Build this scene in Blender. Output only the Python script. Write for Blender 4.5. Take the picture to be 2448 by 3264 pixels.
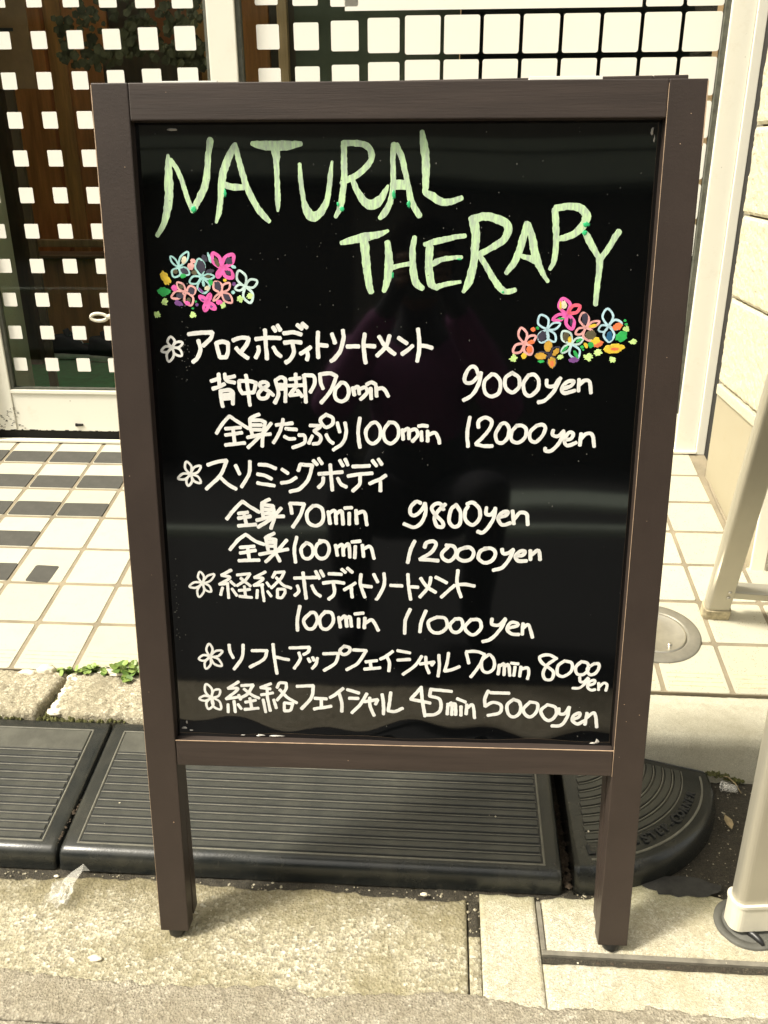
import bpy, bmesh, math, random
from mathutils import Vector, Matrix, noise
R = math.radians
S = bpy.context.scene
for o in list(bpy.data.objects): bpy.data.objects.remove(o)
# ---------------------------------------------------------------- camera
H = 0.947
cam = bpy.data.cameras.new('camera'); co = bpy.data.objects.new('camera', cam)
S.collection.objects.link(co); S.camera = co
cam.sensor_fit = 'VERTICAL'; cam.sensor_height = 24.0; cam.lens = 24.0*2770/3264
cam.clip_start = .02; cam.clip_end = 200
PI_, YA, RO = R(22.5), R(4.0), R(-.23)
fw = Vector((-math.sin(YA)*math.cos(PI_), math.cos(YA)*math.cos(PI_), -math.sin(PI_)))
r0 = Vector((math.cos(YA), math.sin(YA), 0)); u0 = r0.cross(fw)
rr = (r0*math.cos(RO)+u0*math.sin(RO)).normalized(); uu = rr.cross(fw)
co.matrix_world = Matrix(((rr.x, uu.x, -fw.x, 0), (rr.y, uu.y, -fw.y, 0), (rr.z, uu.z, -fw.z, H), (0, 0, 0, 1)))
# ---------------------------------------------------------------- world, sun, exposure
SUN_EL, SUN_AZ = 53, 247          # azimuth clockwise from +y (north): light comes from the left, a little behind the camera
W = bpy.data.worlds.new('World'); S.world = W; W.use_nodes = True
nt = W.node_tree; nt.nodes.clear()
sky = nt.nodes.new('ShaderNodeTexSky'); sky.sky_type = 'NISHITA'; sky.sun_disc = False
sky.sun_elevation = R(SUN_EL); sky.sun_rotation = R(SUN_AZ); sky.air_density = 1.0; sky.dust_density = 5.0
hs = nt.nodes.new('ShaderNodeHueSaturation'); hs.inputs['Saturation'].default_value = .25
mx = nt.nodes.new('ShaderNodeMix'); mx.data_type = 'RGBA'; mx.blend_type = 'MULTIPLY'; mx.inputs[0].default_value = 1
mx.inputs[7].default_value = (1.0, .96, .84, 1)
bg = nt.nodes.new('ShaderNodeBackground'); bg.inputs[1].default_value = .12
wo = nt.nodes.new('ShaderNodeOutputWorld')
nt.links.new(sky.outputs[0], hs.inputs['Color']); nt.links.new(hs.outputs[0], mx.inputs[6])
nt.links.new(mx.outputs[2], bg.inputs[0]); nt.links.new(bg.outputs[0], wo.inputs[0])
sl = bpy.data.lights.new('sun', 'SUN'); sl.energy = 2.5; sl.angle = R(8); sl.color = (1, .94, .81)
so = bpy.data.objects.new('sun', sl); S.collection.objects.link(so)
az = R(SUN_AZ); sd = Vector((math.sin(az)*math.cos(R(SUN_EL)), math.cos(az)*math.cos(R(SUN_EL)), math.sin(R(SUN_EL))))
so.rotation_euler = (-sd).to_track_quat('-Z', 'Y').to_euler(); so.location = sd*20
S.view_settings.view_transform = 'Standard'; S.view_settings.look = 'None'; S.view_settings.gamma = 1
S.view_settings.use_curve_mapping = False; S.view_settings.exposure = 1.26
# ---------------------------------------------------------------- materials
MAT = {}
class NT:
    def __init__(s, m): s.t = m.node_tree
    def n(s, ty, **k):
        x = s.t.nodes.new(ty)
        for a, b in k.items():
            if a.startswith('i_'): x.inputs[a[2:].replace('_', ' ')].default_value = b
            else: setattr(x, a, b)
        return x
    def l(s, a, b): s.t.links.new(a, b)
def ramp(N, fac, stops):
    r = N.n('ShaderNodeValToRGB'); e = r.color_ramp.elements
    while len(e) < len(stops): e.new(.5)
    for k, (p, c) in enumerate(stops):
        e[k].position = p; e[k].color = (*c, 1) if len(c) == 3 else c
    N.l(fac, r.inputs[0]); return r.outputs[0]
def mixc(N, fac, a, b, mode='MIX'):
    m = N.n('ShaderNodeMix', data_type='RGBA', blend_type=mode)
    for s, v in ((m.inputs[0], fac), (m.inputs[6], a), (m.inputs[7], b)):
        if hasattr(v, 'is_output'): N.l(v, s)
        elif isinstance(v, (int, float)): s.default_value = v
        else: s.default_value = (*v, 1)
    return m.outputs[2]
def new_mat(name):
    m = bpy.data.materials.new(name); m.use_nodes = True; MAT[name] = m
    N = NT(m); b = m.node_tree.nodes['Principled BSDF']
    tc = N.n('ShaderNodeTexCoord'); return m, N, b, tc
def nz(N, v, scale, detail=4, rough=.6, st=None):
    x = N.n('ShaderNodeTexNoise'); x.inputs['Scale'].default_value = scale; x.inputs['Detail'].default_value = detail
    x.inputs['Roughness'].default_value = rough
    if st:
        mp = N.n('ShaderNodeMapping'); mp.inputs['Scale'].default_value = st; N.l(v, mp.inputs[0]); v = mp.outputs[0]
    N.l(v, x.inputs['Vector']); return x.outputs[0]
def bump(N, b, h, strength, dist):
    x = N.n('ShaderNodeBump'); x.inputs['Strength'].default_value = strength; x.inputs['Distance'].default_value = dist
    N.l(h, x.inputs['Height']); N.l(x.outputs[0], b.inputs['Normal']); return x
def simple(name, col, rough=.5, metal=0, var=.12, scale=30, bmp=0, bscale=200, spec=.5, st=None, coat=0):
    m, N, b, tc = new_mat(name)
    v = tc.outputs['Object']
    f = nz(N, v, scale, 5, .65, st)
    d = [max(0, c*(1-var)) for c in col]; l = [min(1, c*(1+var)) for c in col]
    N.l(ramp(N, f, [(.3, d), (.7, l)]), b.inputs['Base Color'])
    b.inputs['Roughness'].default_value = rough; b.inputs['Metallic'].default_value = metal
    b.inputs['Specular IOR Level'].default_value = spec; b.inputs['Coat Weight'].default_value = coat
    if bmp: bump(N, b, nz(N, v, bscale, 4, .7, st), bmp, .002)
    return m
def aggregate(name, cols, scale, dirt, dirtcol, bmp=.8, rough=.9, fine=900, dist=.0012, edge=None):
    """concrete or asphalt: many small stones of different tones, fine sand, broad stains"""
    m, N, b, tc = new_mat(name); v = tc.outputs['Object']
    vo = N.n('ShaderNodeTexVoronoi'); vo.inputs['Scale'].default_value = scale; N.l(v, vo.inputs['Vector'])
    sep = N.n('ShaderNodeSeparateColor'); N.l(vo.outputs['Color'], sep.inputs[0])
    c = ramp(N, sep.outputs[0], cols)
    f = nz(N, v, fine, 3, .7)
    c = mixc(N, .45, c, ramp(N, f, [(.35, tuple(x*.55 for x in cols[0][1])), (.7, cols[-1][1])]))
    big = nz(N, v, 9, 6, .65)
    c = mixc(N, ramp(N, big, [(.42, (0, 0, 0)), (.68, (dirt,)*3)]), c, dirtcol)
    mid = nz(N, v, 45, 5, .7)
    c = mixc(N, ramp(N, mid, [(.5, (0, 0, 0)), (.75, (dirt*.8,)*3)]), c, tuple(x*.8 for x in dirtcol))
    if edge:      # damp, dirty margin of uneven width
        y0, y1, ecol, eamt = edge
        sx = N.n('ShaderNodeSeparateXYZ'); N.l(v, sx.inputs[0]); en = nz(N, v, 26, 6, .7)
        ma = N.n('ShaderNodeMath', operation='MULTIPLY_ADD'); N.l(en, ma.inputs[0]); ma.inputs[1].default_value = .11; N.l(sx.outputs[1], ma.inputs[2])
        mr = N.n('ShaderNodeMapRange'); N.l(ma.outputs[0], mr.inputs[0]); mr.inputs[1].default_value = y0+.055; mr.inputs[2].default_value = y1+.055; mr.inputs[4].default_value = eamt
        c = mixc(N, mr.outputs[0], c, ecol)
    N.l(c, b.inputs['Base Color']); b.inputs['Roughness'].default_value = rough
    b.inputs['Specular IOR Level'].default_value = .25
    add = N.n('ShaderNodeMath', operation='ADD'); N.l(f, add.inputs[0]); N.l(vo.outputs['Distance'], add.inputs[1])
    bump(N, b, add.outputs[0], bmp, dist); return m

aggregate('gutter_concrete', [(0, (.11, .09, .05)), (.3, (.30, .26, .16)), (.6, (.47, .42, .28)), (.85, (.66, .60, .43)), (1, (.92, .88, .74))], 250, .8, (.27, .235, .13), 1.0, dist=.002, edge=(.835, .90, (.17, .145, .08), .72))
aggregate('lid_concrete', [(0, (.27, .245, .18)), (.4, (.44, .405, .30)), (.9, (.60, .555, .43)), (1, (.80, .76, .64))], 420, .75, (.33, .29, .18), .8, edge=(.875, .935, (.22, .21, .10), .6))
aggregate('road_asphalt', [(0, (.15, .125, .09)), (.4, (.31, .275, .205)), (.9, (.46, .415, .315)), (1, (.70, .65, .53))], 300, .6, (.24, .205, .14), 1, .95, dist=.002)
aggregate('black_asphalt', [(0, (.012, .012, .011)), (.6, (.028, .026, .022)), (.96, (.05, .043, .033)), (1, (.15, .13, .09))], 480, .3, (.05, .04, .024), 1, .85)
aggregate('kerb_stone', [(0, (.15, .125, .08)), (.4, (.30, .26, .175)), (.8, (.46, .41, .29)), (1, (.78, .72, .56))], 300, .6, (.24, .21, .14), 1, .95)
aggregate('kerb_concrete', [(0, (.48, .45, .34)), (.5, (.64, .60, .47)), (1, (.76, .72, .58))], 900, .4, (.36, .32, .22), .5)
aggregate('grey_concrete', [(0, (.17, .16, .12)), (.5, (.26, .24, .18)), (1, (.4, .37, .28))], 500, .7, (.15, .14, .1), 1)
simple('mortar', (.66, .6, .46), .9, var=.2, scale=60, bmp=.6, bscale=300)
simple('grout', (.22, .185, .125), .9, var=.22, scale=14, bmp=.4, bscale=500)
simple('tape_grey', (.085, .083, .07), .7, var=.25, scale=25, bmp=.2, bscale=300)
simple('brown_wood', (.040, .029, .024), .45, var=.28, scale=22, bmp=.12, bscale=120, st=(.2, 1, 4), spec=.4)
simple('worn_edge', (.42, .3, .2), .7, var=.3, scale=60)
simple('dark_plastic', (.012, .012, .012), .4)
simple('steel', (.52, .49, .42), .3, .9, var=.1, scale=40)
simple('dull_steel', (.22, .205, .165), .5, .4, var=.2, scale=20, bmp=.1, bscale=150)
simple('lid_steel', (.19, .175, .14), .6, .25, var=.25, scale=60, bmp=.2)
simple('aluminium', (.43, .405, .33), .34, .5, var=.05, scale=12, bmp=.06, bscale=40, st=(1, 1, .1))
simple('cap_plastic', (.58, .55, .45), .45, var=.08, scale=30)
simple('old_cap', (.36, .31, .2), .6, var=.5, scale=70, bmp=.2)
simple('sticker_white', (.75, .735, .67), .55, var=.015, scale=10)
simple('dark_gap', (.012, .011, .009), .9)
simple('moss', (.085, .085, .025), .95, var=.7, scale=160, bmp=1, bscale=700)
simple('leaf', (.19, .27, .06), .5, var=.35, scale=90)
simple('leaf_dark', (.09, .16, .03), .5, var=.35, scale=90)
simple('green_carpet', (.02, .26, .08), .95, var=.25, scale=30, bmp=.6, bscale=900)
simple('shoe_black', (.008, .009, .011), .6)
simple('shoe_sole', (.9, .9, .8), .6)
simple('black_cloth', (.008, .012, .011), .9)
simple('yellow_print', (.45, .33, .04), .8)
simple('poster_paper', (.26, .15, .075), .8)
simple('poster_ink', (.03, .03, .03), .8)
simple('inner_wall', (.7, .5, .32), .8)
simple('street_wall', (.10, .095, .085), .8, var=.2, scale=1.5)
simple('street_fascia', (.23, .27, .235), .7, var=.1, scale=2)
simple('dead_leaf', (.25, .19, .1), .8, var=.3, scale=100)
simple('purple_cloth', (.10, .02, .085), .8)
simple('trouser_cloth', (.012, .012, .018), .85)
simple('skin', (.10, .06, .04), .9)
simple('hair', (.008, .007, .006), 1, spec=.0)
def wood_mat(name, col):
    m, N, b, tc = new_mat(name)
    f = nz(N, tc.outputs['Object'], 6, 5, .7, (6, 6, .5))
    N.l(ramp(N, f, [(.3, tuple(c*.6 for c in col)), (.7, tuple(c*1.3 for c in col))]), b.inputs['Base Color'])
    b.inputs['Roughness'].default_value = .5
for k, c in enumerate([(.72, .29, .09), (.46, .17, .06), (.10, .065, .04), (.80, .42, .15), (.55, .36, .2)]): wood_mat('panel_wood_%d' % k, c)
# painted white metal with grime
def grimy(name, col, amt, dirtcol, zdirt=None, rough=.45):
    m, N, b, tc = new_mat(name); v = tc.outputs['Object']
    a = ramp(N, nz(N, v, 22, 8, .75), [(.56, (0, 0, 0)), (.72, (amt,)*3)])
    c = mixc(N, a, col, dirtcol)
    s = ramp(N, nz(N, v, 75, 6, .7), [(.69, (0, 0, 0)), (.73, (1, 1, 1))])
    c = mixc(N, s, c, tuple(x*.3 for x in dirtcol))
    N.l(c, b.inputs['Base Color']); b.inputs['Roughness'].default_value = rough; return m
grimy('white_paint', (.72, .70, .61), .22, (.5, .44, .3))
grimy('sill_paint', (.76, .72, .6), .4, (.42, .36, .24))
grimy('wall_metal', (.33, .29, .2), .5, (.32, .26, .15))
def tile_mat(name, speck):
    m, N, b, tc = new_mat(name); v = tc.outputs['Object']
    oi = N.n('ShaderNodeObjectInfo')
    add = N.n('ShaderNodeVectorMath', operation='ADD'); N.l(v, add.inputs[0]); N.l(oi.outputs['Location'], add.inputs[1]); v = add.outputs[0]
    base = ramp(N, oi.outputs['Random'], [(0, (.42, .395, .305)), (1, (.49, .465, .365))])
    c = mixc(N, ramp(N, nz(N, v, 28, 6, .7), [(.5, (0, 0, 0)), (.8, (.35,)*3)]), base, (.42, .36, .24))
    vo = N.n('ShaderNodeTexVoronoi'); vo.inputs['Scale'].default_value = 260; N.l(v, vo.inputs['Vector'])
    sp = ramp(N, vo.outputs['Distance'], [(.16, (1, 1, 1)), (.26, (0, 0, 0))])
    sp2 = ramp(N, nz(N, v, 60, 3), [(.46, (0, 0, 0)), (.56, (min(1, speck*1.1),)*3)])
    c = mixc(N, mixc(N, 1, sp, sp2, 'MULTIPLY'), c, (.24, .18, .10))
    N.l(c, b.inputs['Base Color']); b.inputs['Roughness'].default_value = .38
    bump(N, b, nz(N, v, 300, 3, .6), .15, .0006)
tile_mat('tile_glaze', .35); tile_mat('tile_speckled', .9)
def stucco():
    m, N, b, tc = new_mat('stucco'); v = tc.outputs['Object']
    c = mixc(N, ramp(N, nz(N, v, 12, 7, .7), [(.55, (0, 0, 0)), (.75, (.5,)*3)]), (.50, .46, .335), (.36, .30, .185))
    N.l(c, b.inputs['Base Color']); b.inputs['Roughness'].default_value = .9
    bump(N, b, nz(N, v, 130, 5, .65), 1, .0028)
stucco()
def rubber(name, mesh_scale=0):
    m, N, b, tc = new_mat(name); v = tc.outputs['Object']
    c = mixc(N, ramp(N, nz(N, v, 18, 6, .7), [(.4, (0, 0, 0)), (.75, (.55,)*3)]), *(((.010, .012, .012), (.045, .043, .034)) if not mesh_scale else ((.036, .038, .032), (.11, .107, .085))))
    if mesh_scale:
        w = N.n('ShaderNodeTexBrick'); w.inputs['Scale'].default_value = 1
        w.inputs['Brick Width'].default_value = .0022; w.inputs['Row Height'].default_value = .0022; w.inputs['Mortar Size'].default_value = .0005
        N.l(v, w.inputs['Vector']); c = mixc(N, ramp(N, w.outputs['Fac'], [(0, (0, 0, 0)), (1, (.45,)*3)]), c, (.008, .008, .008))
        bump(N, b, w.outputs['Fac'], -.6, .0008)
    else: bump(N, b, nz(N, v, 220, 4, .7), .2, .001)
    N.l(c, b.inputs['Base Color']); b.inputs['Roughness'].default_value = .27 if not mesh_scale else .36
    b.inputs['Specular IOR Level'].default_value = .6
rubber('rubber'); rubber('rubber_tread', 1)
def acrylic():
    m, N, b, tc = new_mat('black_acrylic'); v = tc.outputs['Object']
    f = ramp(N, nz(N, v, 250, 2, .9, (1, 1, .5)), [(.765, (.0015, .0018, .002)), (.79, (.14, .14, .13))])
    N.l(f, b.inputs['Base Color']); b.inputs['Roughness'].default_value = .045; b.inputs['IOR'].default_value = 1.8
acrylic()
def glass():
    m = bpy.data.materials.new('pane_glass'); m.use_nodes = True; MAT['pane_glass'] = m; N = NT(m)
    for n in list(m.node_tree.nodes): m.node_tree.nodes.remove(n)
    t = N.n('ShaderNodeBsdfTransparent'); t.inputs[0].default_value = (.90, .93, .90, 1)
    g = N.n('ShaderNodeBsdfGlossy'); g.inputs['Roughness'].default_value = .01
    fr = N.n('ShaderNodeFresnel'); fr.inputs[0].default_value = 1.5
    mix = N.n('ShaderNodeMixShader'); o = N.n('ShaderNodeOutputMaterial')
    ge = N.n('ShaderNodeNewGeometry'); iv = N.n('ShaderNodeMath', operation='SUBTRACT'); iv.inputs[0].default_value = 1; N.l(ge.outputs['Backfacing'], iv.inputs[1])
    mu = N.n('ShaderNodeMath', operation='MULTIPLY'); N.l(fr.outputs[0], mu.inputs[0]); N.l(iv.outputs[0], mu.inputs[1]); N.l(mu.outputs[0], mix.inputs[0]); N.l(t.outputs[0], mix.inputs[1]); N.l(g.outputs[0], mix.inputs[2]); N.l(mix.outputs[0], o.inputs[0])
glass()
m, N, b, tc = new_mat('clear_plastic'); b.inputs['Base Color'].default_value = (.85, .83, .76, 1); b.inputs['Roughness'].default_value = .12
b.inputs['Alpha'].default_value = .26
m, N, b, tc = new_mat('tape_residue'); b.inputs['Base Color'].default_value = (.7, .66, .6, 1); b.inputs['Roughness'].default_value = .3; b.inputs['Alpha'].default_value = .55
# marker paints
def paint(name, col, streak=.12, sc=90, st=(1, 1, 1), rough=.45, second=None):
    m, N, b, tc = new_mat(name); v = tc.outputs['Object']
    f = nz(N, v, sc, 5, .7, st)
    c2 = second or tuple(c*(1-streak*2) for c in col)
    N.l(ramp(N, f, [(.38, c2), (.6, col)]), b.inputs['Base Color']); b.inputs['Roughness'].default_value = rough
paint('paint_W', (.72, .715, .675), .07, 60, (1, 1, .4))
paint('paint_G', (.52, .72, .40), .1, 130, (2.4, 1, .45), second=(.36, .45, .34))
for k, c in dict(a=(.38, .68, .65), m=(.58, .74, .70), h=(.84, .13, .44), s=(.80, .40, .38), k=(.045, .04, .065), o=(.11, .095, .05),
                 y=(.78, .54, .045), g=(.03, .42, .09), l=(.60, .84, .30), v=(.20, .07, .27), c=(.78, .72, .52), b=(.48, .70, .78),
                 r=(.84, .20, .07), t=(.86, .13, .2), j=(.02, .11, .22), e=(.62, .35, .045), n=(.03, .5, .18)).items():
    paint('paint_'+k, c, .14, 120)
simple('worn_rubber', (.07, .072, .055), .7, var=.4, scale=60)
simple('rubber_worn', (.125, .12, .095), .5, var=.3, scale=40)
simple('rubber_dusty', (.065, .064, .052), .42, var=.35, scale=22, bmp=.2)
simple('rubber_dark', (.012, .013, .013), .5, var=.3)
simple('ridge_line', (.55, .45, .28), .8, var=.4, scale=45)
simple('brown_wood_v', (.037, .0265, .0215), .42, var=.12, scale=14, bmp=.12, bscale=300, spec=.4)
simple('dark_dirt', (.10, .075, .05), .95, var=.5, scale=50)
simple('blind_grey', (.10, .11, .075), .8, var=.1)
simple('dry_flower', (.075, .07, .035), .9, var=.5, scale=40)
simple('shop_dark', (.012, .012, .012), .5)
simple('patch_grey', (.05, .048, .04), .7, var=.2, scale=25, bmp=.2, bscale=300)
simple('gap_dirt', (.05, .035, .022), .95, var=.5, scale=200)
simple('steel_strip', (.17, .155, .12), .5, .2, var=.3, scale=15)
simple('reflected_dark', (.007, .007, .008), .9, var=.3, scale=3)  # near-black ground out of view, coloured to keep the panel's reflection dark
simple('tar_grey', (.026, .025, .022), .75, var=.4, scale=60, bmp=.5, bscale=400)
simple('speck_dust', (.11, .11, .095), .8, var=.5, scale=300)
# ---------------------------------------------------------------- helpers
col = S.collection
def link(name, me, mats, parent=None):
    o = bpy.data.objects.new(name, me); col.objects.link(o)
    for m in (mats if isinstance(mats, (list, tuple)) else [mats]):
        if m and len(me.materials) < 8 and MAT[m].name not in [x.name for x in me.materials]: me.materials.append(MAT[m])
    if parent: o.parent = parent
    return o
def tag(o, label=None, cat=None, group=None, kind=None):
    for k, v in (('label', label), ('category', cat), ('group', group), ('kind', kind)):
        if v: o[k] = v
    return o
def empty(name, loc=(0, 0, 0), rot=(0, 0, 0), parent=None):
    o = bpy.data.objects.new(name, None); o.empty_display_size = .05; col.objects.link(o); o.location = loc; o.rotation_euler = rot
    if parent: o.parent = parent
    return o
def mesh(verts, faces, smooth=False, name='mesh'):
    me = bpy.data.meshes.new(name); me.from_pydata(verts, [], faces); me.update()
    if smooth: me.polygons.foreach_set('use_smooth', [True]*len(me.polygons))
    return me
def bmmesh(bm, smooth=False):
    bmesh.ops.recalc_face_normals(bm, faces=bm.faces)
    me = bpy.data.meshes.new('mesh'); bm.to_mesh(me); bm.free()
    if smooth: me.polygons.foreach_set('use_smooth', [True]*len(me.polygons))
    return me
def box_bm(bm, a, b, bev=0, seg=2):
    r = bmesh.ops.create_cube(bm, size=1); vs = r['verts']
    c = [(a[i]+b[i])/2 for i in range(3)]; d = [abs(b[i]-a[i]) for i in range(3)]
    for v in vs: v.co = Vector((c[0]+v.co.x*d[0], c[1]+v.co.y*d[1], c[2]+v.co.z*d[2]))
    if bev:
        es = {e for v in vs for e in v.link_edges}
        bmesh.ops.bevel(bm, geom=list(es), offset=bev, segments=seg, affect='EDGES', profile=.6)
def box(name, a, b, mat, parent=None, bev=0, seg=2):
    bm = bmesh.new(); box_bm(bm, a, b, bev, seg); return link(name, bmmesh(bm), mat, parent)
def lathe(bm, prof, n=32, c=(0, 0, 0)):
    rings = []
    for r, z in prof:
        if r < 1e-6: rings.append([bm.verts.new((c[0], c[1], c[2]+z))])
        else: rings.append([bm.verts.new((c[0]+r*math.cos(2*math.pi*k/n), c[1]+r*math.sin(2*math.pi*k/n), c[2]+z)) for k in range(n)])
    for A, B in zip(rings, rings[1:]):
        for k in range(n):
            k2 = (k+1) % n
            if len(A) == 1 and len(B) == 1: continue
            if len(A) == 1: bm.faces.new((A[0], B[k], B[k2]))
            elif len(B) == 1: bm.faces.new((A[k], A[k2], B[0]))
            else: bm.faces.new((A[k], A[k2], B[k2], B[k]))
def tube_mesh(pts, rad, n=8, cap=True):
    vs = []; fs = []; P = [Vector(p) for p in pts]; up = Vector((.13, .21, .97))
    for i, p in enumerate(P):
        t = (P[min(i+1, len(P)-1)]-P[max(i-1, 0)]).normalized(); a = t.cross(up).normalized(); b = t.cross(a)
        r = rad[i] if isinstance(rad, (list, tuple)) else rad
        for k in range(n):
            q = 2*math.pi*k/n; vs.append(p+a*r*math.cos(q)+b*r*math.sin(q))
    for i in range(len(P)-1):
        for k in range(n): fs.append((i*n+k, i*n+(k+1) % n, (i+1)*n+(k+1) % n, (i+1)*n+k))
    if cap: fs += [tuple(range(n)), tuple(range((len(P)-1)*n, len(P)*n))]
    return mesh(vs, fs, True)
def fbm(x, y, z=0, o=4):
    return noise.fractal(Vector((x, y, z)), 1.0, 2.0, o, noise_basis='PERLIN_ORIGINAL')
def slab(name, x0, x1, yf, yb, nx, ny, z, amp, fr, depth, mat, kind=None, parent=None, rnd=.003, coarse=0):
    """a cast or laid slab: uneven top, ragged front and back lines yf(x), yb(x), rounded arris and skirts going down"""
    vs = []; fs = []
    for j in range(-1, ny+2):
        for i in range(-1, nx+2):
            ii = min(max(i, 0), nx); jj = min(max(j, 0), ny)
            x = x0+(x1-x0)*ii/nx; ya, yb_ = yf(x), yb(x); t = jj/ny; y = ya+(yb_-ya)*t
            e = min(ii/nx*(x1-x0), (nx-ii)/nx*(x1-x0), t*(yb_-ya), (1-t)*(yb_-ya))
            h = z+amp*fbm(x*fr, y*fr, 3.1)+coarse*fbm(x*fr*.15, y*fr*.15, 7.7, 2) - rnd*max(0, 1-e/(rnd*2))**2
            if i != ii or j != jj: h = z-depth
            vs.append((x, y, h))
    w = nx+3
    for j in range(ny+2):
        for i in range(nx+2):
            a = j*w+i; fs.append((a, a+1, a+w+1, a+w))
    o = link(name, mesh(vs, fs, True), mat, parent); 
    if kind: o['kind'] = kind
    return o
rag = lambda x, s, a=.006, f=14: a*fbm(x*f, s, 0, 5)

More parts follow.
